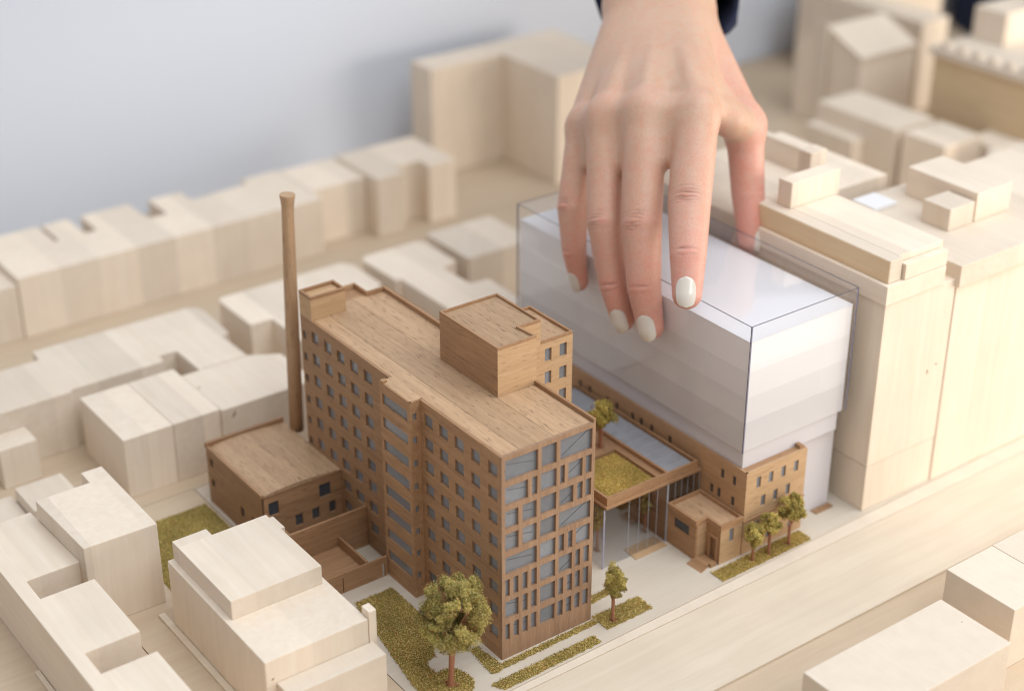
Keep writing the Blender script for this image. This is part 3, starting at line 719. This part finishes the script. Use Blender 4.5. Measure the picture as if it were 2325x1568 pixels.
MB().box(8.02, 8.05, 2.80, 5.4, 0.001, 3.355).build('glass_wall', atrium_m, Lo)
MB().box(12.03, 14.1, 2.76, 2.79, 2.3, 3.355).build('glass_wall', atrium_m, Lo)
for x in (8.0, 12.0):
    MB().box(x-.035, x+.035, 2.72, 2.755, 0.001, 3.355).build('post', edge_lilac if x < 9 else steel_m, Lo)
for x in (9.55, 10.2, 10.8, 11.35, 12.5, 12.9, 13.3, 13.7, 14.08):
    MB().box(x-.008, x+.008, 2.742, 2.757, 0.001 if x < 12 else 2.3, 3.355).build('mullion', steel_m, Lo)
MB().box(8.03, 14.0, 8.6, 8.7, 0, 3.35).build('inner_wall', wal['z'], Lo)
MB().box(12.0, 12.04, 2.8, 8.6, 0, 3.35).build('inner_wall', wal['y'], Lo)

# ------------------------------------------------------------------ the clear box held by the hand
X0, X1, Y0, Y1, Z0, Z1 = 14.08, 21.1, -0.05, 17.9, 5.68, 12.42
CB = thing('clear_box', 'clear acrylic box filled with frosted white storeys held by the hand', 'acrylic box', ((X0+X1)/2, (Y0+Y1)/2, Z0))
e = 0.06
for b in ((X0, X1, Y0, Y0+e, Z0, Z1), (X0, X0+e, Y0+e+.002, Y1-e-.002, Z0, Z1), (X1-e, X1, Y0+e+.002, Y1-e-.002, Z0, Z1), (X0, X1, Y1-e, Y1, Z0, Z1), (X0+e+.002, X1-e-.002, Y0+e+.002, Y1-e-.002, Z1-e, Z1)):
    MB().box(*b).build('panel', clear_m, CB)
w = 0.03
for x in (X0, X1):
    for y in (Y0, Y1):
        for s in ((-1, 1) if (x, y) != (X1, Y1) else (1,)):
            ox = x+(0.0 if s < 0 else (0.055 if x == X0 else -0.055))
            MB().box(ox-w/2, ox+w/2, y-w/2-.006*s, y+w/2-.006*s, Z0, Z1).build('edge', edge_lilac if s > 0 else edge_m, CB)
for y in (Y0, Y1): MB().box(X0, X1, y-w/2, y+w/2, Z1-.01, Z1+.012).build('edge', edge_m, CB)
for x in (X0, X1): MB().box(x-w/2, x+w/2, Y0+.02, Y1-.02, Z1-.01, Z1+.012).build('edge', edge_m, CB)
zz = [Z0+.01, 7.26, 8.6, 9.96, 11.52]
for i in range(4):
    g = 0.085+0.004*(i % 2)
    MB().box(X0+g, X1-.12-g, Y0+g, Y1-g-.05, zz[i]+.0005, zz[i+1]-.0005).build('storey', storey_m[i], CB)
MB().box(X0+.08, X1-.19, Y0+.08, Y1-.12, 11.522, 11.56).build('top_sheet', card_m, CB)

# ------------------------------------------------------------------ planting
GREENS = np.array([(0.46, 0.395, 0.12), (0.54, 0.465, 0.16), (0.36, 0.315, 0.085), (0.60, 0.51, 0.20), (0.29, 0.26, 0.065)])
def green(n, rs, orange=0.03, yellow=0.0):
    c = GREENS[rs.integers(0, 5, n)]*rs.uniform(0.75, 1.25, (n, 1))
    c = c*(1-yellow)+np.array((0.60, 0.46, 0.10))*yellow
    k = rs.random(n) < orange
    c[k] = np.array((0.50, 0.17, 0.05))*rs.uniform(.7, 1.2, (k.sum(), 1))
    return c

def point_in(poly, P):
    x, y = P[:, 0], P[:, 1]; ins = np.zeros(len(P), bool); n = len(poly)
    for i in range(n):
        (x1, y1), (x2, y2) = poly[i], poly[(i+1) % n]
        c = ((y1 > y) != (y2 > y)) & (x < (x2-x1)*(y-y1)/(y2-y1+1e-12)+x1)
        ins ^= c
    return ins

def lawn(label, poly, z=0.0, dens=800, yellow=0.0, seed=1):
    rs = np.random.default_rng(seed)
    poly = ccw(poly)
    xs = [p[0] for p in poly]; ys = [p[1] for p in poly]
    area = (max(xs)-min(xs))*(max(ys)-min(ys))
    P = np.stack([rs.uniform(min(xs), max(xs), int(area*dens)), rs.uniform(min(ys), max(ys), int(area*dens))], 1)
    jit = P+rs.normal(0, .035, P.shape)
    P = P[point_in(poly, jit)]
    n = len(P)
    Cc = np.concatenate([P, z+0.02+rs.gamma(2.0, 0.014, (n, 1))], 1)
    cl = np.sin(P[:, :1]*2.1+seed)*np.sin(P[:, 1:]*1.7+seed*2)
    cols = (green(n, rs, 0.0, yellow)*np.array((.98, .86, .95)))*(1+0.15*cl)*0.98
    cols[rs.random(n) < .045] = (0.42, 0.16, 0.05)
    V, F, T_ = bits(Cc, 0.032, cols, rs)
    # matted bed below
    b0 = len(V); pz = [(p[0], p[1], z+0.02) for p in poly]
    o = np_mesh('lawn', V, F, flock_m, None, (poly[0][0], poly[0][1], z), T_)
    bed = MB().prism(inset(poly, 0.03), z+0.001, z+0.022).build('lawn_bed', plain('lawn_bed_%d' % seed, (0.30, 0.24, 0.07), 0.95, 0.05, 0.3, 8), o)
    o['kind'] = 'stuff'; o['label'] = label; o['category'] = 'lawn'
    return o
big = [(-3.1, 7.5), (-1.02, 7.5), (-1.05, 5.0), (-1.6, 3.2), (-2.25, 2.0), (-2.85, 1.85), (-2.92, 1.0)]+[(-2.55+0.75*math.cos(a), 0.0+1.0*math.sin(a)) for a in [1.9-0.35*k for k in range(10)]]+[(-3.9, -1.0), (-4.3, -0.6), (-4.16, .95), (-3.56, 4.6)]
lawn('olive grass patch along the left foot of the tower', big, seed=1)
lawn('narrow L shaped grass strip round the tower corner', [(-0.75, 1.45), (-0.35, 1.45), (-0.2, -.2), (5.15, -.12), (5.15, -.45), (-0.3, -.52), (-0.62, -.62), (-.95, -.5)], seed=2)
lawn('straight grass strip beside the road below the tower', [(-1.45, -1.1), (4.38, -1.04), (4.4, -1.62), (-1.1, -1.74)], seed=3)
lawn('rectangular grass patch under the small slender tree', [(5.16, -1.1), (7.9, -1.05), (7.97, .02), (5.2, .1)], seed=4)
lawn('little grass strip between tower and glass lobby', [(5.2, .85), (7.15, .95), (7.1, 1.4), (5.2, 1.3)], seed=5)
lawn('grass strip with three trees before the brown building', [(11.97, -.62), (18.0, -.5), (17.92, -1.45), (11.97, -1.5)], seed=6, yellow=.25)
lawn('planted grass roof on the lobby canopy', [(8.35, 2.98), (11.3, 2.98), (11.3, 6.0), (8.35, 6.0)], z=3.73, seed=7, yellow=.45)
lawn('dark grass behind the stepped house', [(-9.6, 12.2), (-4.8, 13.2), (-4.8, 19.3), (-7.6, 19.3), (-9.6, 16.5)], seed=8, dens=400)

def foam_tree(label, base, height, crown, seed, clumps=40, per=120, bit=0.05, wires=9, yellow=0.0, trunk_r=0.16, trunk_h=0.35, hollow=0.35, shift=(0, 0), group=None, gaps=(), cz=0.52, ext=(.12, .25)):
    rs = np.random.default_rng(seed)
    base = np.array(base, float)
    t = thing('wire_tree', label, 'tree', tuple(base), group)
    th = height*trunk_h
    top = base+np.array((shift[0]*.4, shift[1]*.4, th))
    cc = base+np.array((shift[0], shift[1], th+(height-th)*cz))
    rad = np.array((crown, crown, (height-th)*cz))
    # twisted copper wires that fan out into branches
    m = MB(); ends = []
    for k in range(wires):
        ph = 2*math.pi*k/wires; pts = []
        for s in range(9):
            f = s/8
            r = trunk_r*(1.25-.7*min(1, f*3) if f < .33 else .55+.15*f)
            a = ph+f*4.5
            pts.append(tuple(base+np.array((shift[0]*.4*f, shift[1]*.4*f, 0))+np.array((math.cos(a)*r, math.sin(a)*r, th*f))))
        d = rs.normal(size=3); d[2] = abs(d[2])*.7+.1; d /= np.linalg.norm(d)
        tgt = cc+d*rad*0.75
        for f in (.35, .7, 1.0):
            pts.append(tuple(np.array(pts[8])*(1-f)+tgt*f+rs.normal(0, .05, 3)*crown))
        ends.append(tgt)
        tb = tube(pts, [trunk_r*.34]*9+[trunk_r*.26, trunk_r*.18, trunk_r*.12], 5)
        o_ = len(m.v); m.v += tb.v; m.f += [tuple(i+o_ for i in f) for f in tb.f]
    # a few loose wire ends at the foot
    for k in range(5):
        a = rs.uniform(0, 6.28); r0 = trunk_r*1.4
        p0 = base+np.array((math.cos(a)*r0, math.sin(a)*r0, .05)); p1 = base+np.array((math.cos(a+.6)*r0*2.1, math.sin(a+.6)*r0*2.1, .03))
        tb = tube([tuple(p0), tuple((p0+p1)/2+np.array((0, 0, .06))), tuple(p1)], trunk_r*.16, 4)
        o_ = len(m.v); m.v += tb.v; m.f += [tuple(i+o_ for i in f) for f in tb.f]
    m.build('trunk', copper_m, t)
    cs = []; cl = []
    for k in range(clumps):
        d = rs.normal(size=3); d /= np.linalg.norm(d)
        while any(d@np.array(g[:3]) > g[3] for g in gaps):
            d = rs.normal(size=3); d /= np.linalg.norm(d)
        rr = rs.uniform(hollow, 1.0)**0.6*(.82 if crown < 1 else 1.0)
        c0 = cc+d*rad*rr*rs.uniform(.80, .97)
        el = rs.uniform(*ext)*crown
        # elongated sprig
        ax = rs.normal(size=3)+np.array((0, 0, .5)); ax /= np.linalg.norm(ax)
        n = int(per*rs.uniform(.6, 1.4))
        q = rs.normal(size=(n, 3)); q /= np.linalg.norm(q, axis=1)[:, None]
        q *= rs.uniform(.55, 1.0, (n, 1))*el
        q += ax*rs.uniform(-1, 1, (n, 1))*el*1.1
        cs.append(c0+q)
        tone = rs.uniform(.62, 1.4)
        cl.append(green(n, rs, .03, yellow)*tone*np.array((.86, .84, .90)))
    cs = np.concatenate(cs); cl = np.concatenate(cl)
    V, F, T_ = bits(cs, bit, cl, rs)
    np_mesh('crown', V, F, foam_m, t, tint=T_)
    return t
foam_tree('large round olive foam tree with copper wire trunk at tower corner', (-2.83, -0.07, 0.02), 5.45, 1.6, 11, clumps=125, per=430, bit=0.027, wires=12, trunk_r=0.135, trunk_h=.30, hollow=.5, shift=(.30, .1), ext=(.09, .19),
          gaps=((-.05, -.93, .35, .90), (-.62, -.75, -.2, .955), (.5, -.8, -.3, .94), (-.2, .5, .84, .93)))
foam_tree('small slender olive tree on the grass patch right of the tower', (5.77, -.72, .02), 3.25, .62, 12, clumps=48, per=330, bit=0.028, wires=8, trunk_r=.085, trunk_h=.36, hollow=.1, yellow=.2, ext=(.2, .32))
foam_tree('shortest of the three trees before the brown building', (14.29, -1.05, .02), 2.2, .62, 13, clumps=36, per=190, bit=.036, wires=6, trunk_r=.08, trunk_h=.34, hollow=.1, yellow=.35)
foam_tree('middle one of the three trees before the brown building', (15.34, -1.09, .02), 2.65, .66, 14, clumps=40, per=190, bit=.036, wires=6, trunk_r=.08, trunk_h=.32, hollow=.1, yellow=.35)
foam_tree('tallest of the three trees before the brown building', (16.68, -1.1, .02), 3.05, .85, 15, clumps=50, per=190, bit=.036, wires=6, trunk_r=.085, trunk_h=.36, hollow=.1, yellow=.35)
foam_tree('yellowish tree with bright orange trunk on the lobby roof', (11.1, 6.9, 3.73), 2.75, .92, 16, clumps=40, per=200, bit=.036, wires=6, trunk_r=.11, trunk_h=.36, hollow=.2, yellow=.6)
foam_tree('slim tree inside the glass lobby', (11.72, 4.0, .02), 2.6, .42, 17, clumps=28, per=170, bit=.036, wires=6, trunk_r=.085, trunk_h=.34, hollow=.1, yellow=.35)
foam_tree('slim tree behind the glass corner post beside the tower', (8.75, 4.1, .02), 2.7, .48, 18, clumps=28, per=170, bit=.036, wires=6, trunk_r=.085, trunk_h=.36, hollow=.1, yellow=.2)

# ------------------------------------------------------------------ the hand
JT = dict(
 index=[(17.83, 8.38, 19.36, 1.10), (15.46, 6.03, 16.09, 1.03), (13.99, 4.34, 14.34, 0.86), (13.26, 3.49, 12.94, 0.70)],
 middle=[(16.36, 10.49, 19.21, 1.08), (14.15, 7.93, 14.74, 0.99), (13.5, 6.79, 11.92, 0.83), (13.35, 6.05, 10.18, 0.66)],
 ring=[(15.62, 12.54, 18.52, 1.0), (13.62, 10.08, 14.22, 0.88), (13.36, 8.93, 11.33, 0.73), (13.4, 8.18, 9.65, 0.58)],
 pinky=[(15.80, 14.53, 17.46, 0.86), (13.82, 12.86, 13.97, 0.78), (13.5, 12.27, 11.87, 0.62), (13.53, 11.84, 10.3, 0.47)],
 thumb=[(23.3, 13.2, 19.9, 1.1), (22.66, 9.95, 17.33, 0.98), (22.11, 8.8, 14.08, 0.86), (21.72, 7.96, 11.89, 0.66)])
WR = [(22.32, 18.36, 21.88), (24.68, 17.47, 21.68), (29.33, 26.12, 22.98), (31.4, 25.35, 22.84)]

def _cone(P, a, b, ra, rb):
    a = np.asarray(a, np.float32); b = np.asarray(b, np.float32)
    d = b-a; t = np.clip(((P-a)@d)/float(d@d), 0, 1)
    return np.linalg.norm(P-a-t[:, None]*d, axis=1)-(ra+(rb-ra)*t)
def _smin(a, b, k):
    h = np.maximum(k-np.abs(a-b), 0)/k
    return np.minimum(a, b)-h*h*k*0.25
FW, UP, RT = np.array(fw), np.array(up), np.array(rt)
W0, W1, W2, W3 = [np.array(p) for p in WR]
mcp = {k: np.array(v[0][:3]) for k, v in JT.items()}
DORS = -0.55*FW+0.83*UP           # direction the back of the hand faces
def hand_sdf(P):
    P = P.astype(np.float32)
    wm = W0*.55+W1*.45
    o_ = DORS*.14
    web = {k: mcp[k]*.57+np.array(JT[k][1][:3])*.43-DORS*.10 for k in ('index', 'middle', 'ring', 'pinky')}
    palm = _cone(P, W0, mcp['pinky']-o_, 1.38, .88)
    for a, b, ra, rb in ((wm, mcp['ring']-o_, 1.42, .98), (wm*.6+W1*.4, mcp['middle']-o_, 1.42, 1.02), (W1, mcp['index']-o_, 1.42, 1.04),
                         (W0, W2, 1.42, 1.75), (W1, W3, 1.42, 1.8), (W0, W1, 1.38, 1.38)):
        palm = _smin(palm, _cone(P, a, b, ra, rb), 1.1)
    # ball of the thumb and the flesh between thumb and index finger
    tm = np.array(JT['thumb'][1][:3])
    palm = _smin(palm, _cone(P, W1*.7+mcp['thumb']*.3, tm, 1.2, 1.0), 1.0)
    palm = _smin(palm, _cone(P, mcp['index']*.5+W1*.5-DORS*.3, tm*.7+mcp['index']*.3+DORS*.1, .95, .72), .9)
    palm = _smin(palm, _cone(P, mcp['index']*.85+W1*.15-DORS*.35, tm*.8+mcp['index']*.2-np.array((0, 0, .2)), .75, .5), .9)
    # webs between the fingers
    for a, b, r in (('index', 'middle', .50), ('middle', 'ring', .50), ('ring', 'pinky', .46)):
        palm = _smin(palm, _cone(P, mcp[a]*.5+mcp[b]*.5-DORS*.1, web[a]*.5+web[b]*.5, .85, r), .55)
    # faint tendons
    for k in ('index', 'middle', 'ring', 'pinky'):
        st = W1*.4+W0*.6 if k in ('ring', 'pinky') else W1*.6+W0*.4
        palm = _smin(palm, _cone(P, mcp[k]+DORS*.78, mcp[k]*.6+st*.4+DORS*.80, .20, .14), .5)
    out = palm
    for k, J in JT.items():
        n = 1 if k == 'thumb' else 0
        f = None
        for i in range(n, 3):
            c = _cone(P, J[i][:3], J[i+1][:3], J[i][3], J[i+1][3])
            f = c if f is None else _smin(f, c, .02)
        out = np.minimum(out, _smin(palm, f, .48 if k != 'thumb' else .7))
    return out

def surface_nets(f, lo, hi, h):
    lo = np.array(lo, float); n = np.ceil((np.array(hi)-lo)/h).astype(int)+1
    # coarse pass
    cs = 4; nc = np.ceil((n-1)/cs).astype(int)+1
    gx = [lo[i]+np.arange(nc[i])*h*cs for i in range(3)]
    G = np.stack(np.meshgrid(*gx, indexing='ij'), -1).reshape(-1, 3)
    D = f(G).reshape(nc)
    near = np.abs(D) < h*cs*1.75
    n = (nc-1)*cs+1
    g = np.repeat(np.repeat(np.repeat(D, cs, 0), cs, 1), cs, 2)[:n[0], :n[1], :n[2]].astype(np.float32)
    # dilate so that whole cells around the surface are refined
    nd = near.copy()
    for ax in range(3):
        s = nd.copy()
        nd |= np.roll(s, 1, ax) | np.roll(s, -1, ax)
    msk = np.repeat(np.repeat(np.repeat(nd, cs, 0), cs, 1), cs, 2)[:n[0], :n[1], :n[2]]
    idx = np.argwhere(msk)
    val = np.empty(len(idx), np.float32)
    for s in range(0, len(idx), 400000):
        val[s:s+400000] = f(lo+idx[s:s+400000]*h)
    g[msk] = val
    s = g < 0
    cells = np.zeros(np.array(n)-1, np.uint8)
    corners = [(i, j, k) for i in (0, 1) for j in (0, 1) for k in (0, 1)]
    for i, j, k in corners:
        cells += s[i:n[0]-1+i, j:n[1]-1+j, k:n[2]-1+k]
    act = (cells > 0) & (cells < 8)
    ai = np.argwhere(act)
    vals = np.stack([g[ai[:, 0]+i, ai[:, 1]+j, ai[:, 2]+k] for i, j, k in corners], 1)
    acc = np.zeros((len(ai), 3)); cnt = np.zeros(len(ai))
    for a in range(8):
        for b in range(a+1, 8):
            d = np.array(corners[b])-np.array(corners[a])
            if abs(d).sum() != 1: continue
            va, vb = vals[:, a], vals[:, b]
            m_ = (va < 0) != (vb < 0)
            t = np.where(m_, va/(va-vb+1e-12), 0)
            acc += np.where(m_[:, None], np.array(corners[a])+t[:, None]*d, 0); cnt += m_
    V = lo+(ai+acc/cnt[:, None])*h
    idm = np.full(act.shape, -1, np.int64); idm[act] = np.arange(len(ai))
    F = []
    for ax in range(3):
        sl0 = [slice(1, n[i]-1) for i in range(3)]; sl0[ax] = slice(0, n[ax]-1)
        sl1 = list(sl0); sl1[ax] = slice(1, n[ax])
        a, b = s[tuple(sl0)], s[tuple(sl1)]
        ch = np.argwhere(a != b)
        inside = a[tuple(ch.T)]
        ch = ch+np.array([0 if i == ax else 1 for i in range(3)])
        u, v = [(1, 2), (2, 0), (0, 1)][ax]
        eu = np.zeros(3, int); eu[u] = 1; ev = np.zeros(3, int); ev[v] = 1
        q = [idm[tuple((ch-o_).T)] for o_ in (eu+ev, ev, 0*eu, eu)]
        Q = np.stack(q, 1)
        Q[~inside] = Q[~inside][:, ::-1]
        F.append(Q)
    F = np.concatenate(F); F = F[(F >= 0).all(1)]
    return V, F

def split_quads(V, F):
    E_ = np.concatenate([F[:, [0, 1]], F[:, [1, 2]], F[:, [2, 3]], F[:, [3, 0]]])
    Es = np.sort(E_, 1); key = Es[:, 0]*len(V)+Es[:, 1]
    uk, inv = np.unique(key, return_inverse=True)
    mid = (V[uk//len(V)]+V[uk % len(V)])/2
    fc = V[F].mean(1)
    nf = len(F); m_ = [len(V)+inv[i*nf:(i+1)*nf] for i in range(4)]
    c = len(V)+len(mid)+np.arange(nf)
    NV = np.concatenate([V, mid, fc])
    NF = np.concatenate([np.stack([F[:, i], m_[i], c, m_[(i-1) % 4]], 1) for i in range(4)])
    return NV, NF

def grad(f, P, e_=0.03):
    return np.stack([f(P+np.eye(3)[i]*e_)-f(P-np.eye(3)[i]*e_) for i in range(3)], 1)/(2*e_)

HV, HF = surface_nets(hand_sdf, (11.8, 2.2, 8.4), (32.5, 27, 25.2), 0.13)
HV, HF = split_quads(HV, HF)
d = hand_sdf(HV)
gr = np.stack([hand_sdf(HV+np.eye(3)[i]*.03)-d for i in range(3)], 1)/.03
HV = HV-gr*(d/np.maximum((gr**2).sum(1), .2))[:, None]
NR = gr/np.linalg.norm(gr, axis=1)[:, None]

# colour and fine relief along the fingers
red = np.zeros(len(HV)); crease = np.zeros(len(HV)); best = np.full(len(HV), 9.0)
def wob(P, s): return np.sin(P[:, 0]*s+1.3*np.sin(P[:, 1]*s*.7))*np.sin(P[:, 2]*s*.9+P[:, 1]*s)
frames = {}
ROT = dict(index=-12, middle=-30, ring=-30, pinky=-50, thumb=58)
for k, J in JT.items():
    ja = [np.array(q[:3]) for q in J]
    rot = math.radians(ROT[k])
    dn = -FW*math.cos(rot)+RT*math.sin(rot)
    for i in (0, 1, 2):
        dd = _cone(HV, ja[i], ja[i+1], J[i][3], J[i+1][3])
        ax = ja[i+1]-ja[i]; L = np.linalg.norm(ax); ax = ax/L
        t = np.clip(((HV-ja[i])@ax)/L, 0, 1.3)
        near = dd < .25
        amt = (i+t)/3 if k != 'thumb' else np.minimum(1, .2+(i+t)/3)
        w = near & (dd < best)
        red[w] = np.maximum(red[w], (amt**.85)[w]); best[w] = dd[w]
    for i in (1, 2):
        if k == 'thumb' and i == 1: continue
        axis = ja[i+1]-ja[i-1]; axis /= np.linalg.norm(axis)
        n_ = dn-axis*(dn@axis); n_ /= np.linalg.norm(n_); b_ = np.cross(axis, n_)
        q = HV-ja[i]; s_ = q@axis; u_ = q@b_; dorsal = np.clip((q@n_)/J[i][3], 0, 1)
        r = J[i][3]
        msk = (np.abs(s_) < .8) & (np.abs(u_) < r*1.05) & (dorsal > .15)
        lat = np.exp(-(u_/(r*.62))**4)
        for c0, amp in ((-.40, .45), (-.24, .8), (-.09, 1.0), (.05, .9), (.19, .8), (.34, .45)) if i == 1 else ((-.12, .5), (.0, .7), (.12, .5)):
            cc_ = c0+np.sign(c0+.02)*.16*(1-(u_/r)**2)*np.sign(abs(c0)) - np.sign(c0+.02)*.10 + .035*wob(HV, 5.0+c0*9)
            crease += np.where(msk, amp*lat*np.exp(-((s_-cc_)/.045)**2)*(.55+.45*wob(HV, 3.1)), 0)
        red += np.where(msk, .28*np.exp(-(s_/.42)**2)*lat, 0)
    ax = ja[3]-ja[2]; ax /= np.linalg.norm(ax)
    n_ = dn-ax*(dn@ax); n_ /= np.linalg.norm(n_)
    frames[k] = (ja[3], ja[2], ax, n_, np.cross(ax, n_), J[3][3])
crease = np.clip(crease, 0, 1.1)
HV = HV-NR*(crease*.06)[:, None]
for k in ('index', 'middle', 'ring', 'pinky'):
    red += .22*np.exp(-(np.linalg.norm(HV-mcp[k]-DORS*.8, axis=1)/.8)**2)
red = np.clip(red+.05*wob(HV, .9), 0, 1.15)[:, None]
base = np.array((0.575, 0.39, 0.285)); pink = np.array((0.665, 0.35, 0.28))
tint = base*(1-red)+pink*red
blot = .03*wob(HV, 1.1)
tint *= (1-.40*crease[:, None])*(1+np.stack([.5*blot, blot, 1.15*blot], 1))  # creases also darkened in the colour, as shade in the folds
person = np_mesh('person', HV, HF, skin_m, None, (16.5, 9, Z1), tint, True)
tag(person, "hand with pale nail polish and navy sleeve gripping the clear box from above", 'person')

NAIL = dict(index=(1.42, .47), middle=(1.36, .46), ring=(1.30, .43), pinky=(1.12, .34), thumb=(1.3, .50))
for k, (tip, dip, ax, n_, b_, r) in frames.items():
    ln, hw_ = NAIL[k]; nu, nv = 12, 16
    rows = []
    ve = r*1.06; V = []; Fq = []
    rd = {q: JT[k][2+q][3] for q in (0, 1)}; Ls = np.linalg.norm(tip-dip)
    for off in (0.022, -0.06):
        for j in range(nv+1):
            s = -1+2*j/nv                                   # -1 root, +1 free edge
            v = ve-ln/2+s*ln/2
            wid = hw_*(max(0.0, 1-abs(s)**(3.2 if s < 0 else 4.0)))**.5*(1.0 if s < 0 else 1-.08*s)
            wid = max(wid, .03)
            rl = (rd[1]+(rd[0]-rd[1])*min(1, max(0, -v/Ls))) if v < 0 else r-.30*v*v/r
            for i in range(nu+1):
                u = -wid+2*wid*i/nu
                V.append(tip+ax*v+b_*u+n_*(math.sqrt(max(.01, rl*rl-u*u))+off-(.02 if j == 0 else 0)))
    V = np.array(V); W_ = nu+1; tot = W_*(nv+1)
    for j in range(nv):
        for i in range(nu):
            a = j*W_+i
            Fq.append((a, a+1, a+W_+1, a+W_)); Fq.append((tot+a, tot+a+W_, tot+a+W_+1, tot+a+1))
    V = np.concatenate([V, V]); o2 = 2*tot
    for j in range(nv):
        for i in (0, nu):
            a = o2+j*W_+i; Fq.append((a, a+W_, tot+a+W_, tot+a))
    for i in range(nu):
        for j in (0, nv):
            a = o2+j*W_+i; Fq.append((a, a+1, tot+a+1, tot+a))
    np_mesh('fingernail', V, Fq, polish_m, person, smooth=True)

# navy sleeve: cuff round the wrist, along the forearm to the elbow, up to the shoulder, and the jacket
wm = (W0+W1)/2+RT*.5; fa = (W2+W3)/2+RT*.5-wm; fa /= np.linalg.norm(fa)
path = [wm+fa*.9, wm+fa*1.9, wm+fa*5, wm+fa*11, np.array((41, 37, 26)), np.array((52, 41, 32)), np.array((80, 45, 40)), np.array((94, 46, 38))]
rad = [3.95, 4.05, 4.1, 3.9, 4.8, 5.2, 6.2, 7.0]
m = tube([tuple(p) for p in path], rad, 40, cap=False)
V = np.array(m.v); ring = np.repeat(np.arange(len(path)), 40); ang = np.tile(np.arange(40)*2*math.pi/40, len(path))
cen = np.array(path)[ring]
V = cen+(V-cen)*(1+.05*np.sin(ang*5+ring*1.9)+.035*np.sin(ang*9-ring*2.3))[:, None]
inner = wm+fa*.9+(V[:40]-(wm+fa*.9))*.93
V = np.concatenate([V, inner, inner+fa*3.0])
Fq = [tuple(f) for f in m.f]; n0 = len(path)*40
for i in range(40):
    j = (i+1) % 40
    Fq.append((j, i, n0+i, n0+j)); Fq.append((n0+j, n0+i, n0+40+i, n0+40+j))
np_mesh('sleeve', V, Fq, navy_m, person, smooth=True)
m = tube([(101, 46, -70), (101, 46, -20), (100.5, 46, 5), (101, 46, 30), (102, 46, 44), (103, 46, 52)], [12, 11.5, 10.5, 12, 10, 4], 32)
np_mesh('jacket', np.array(m.v), [f for f in m.f if len(f) == 4], navy_m, person, smooth=True)
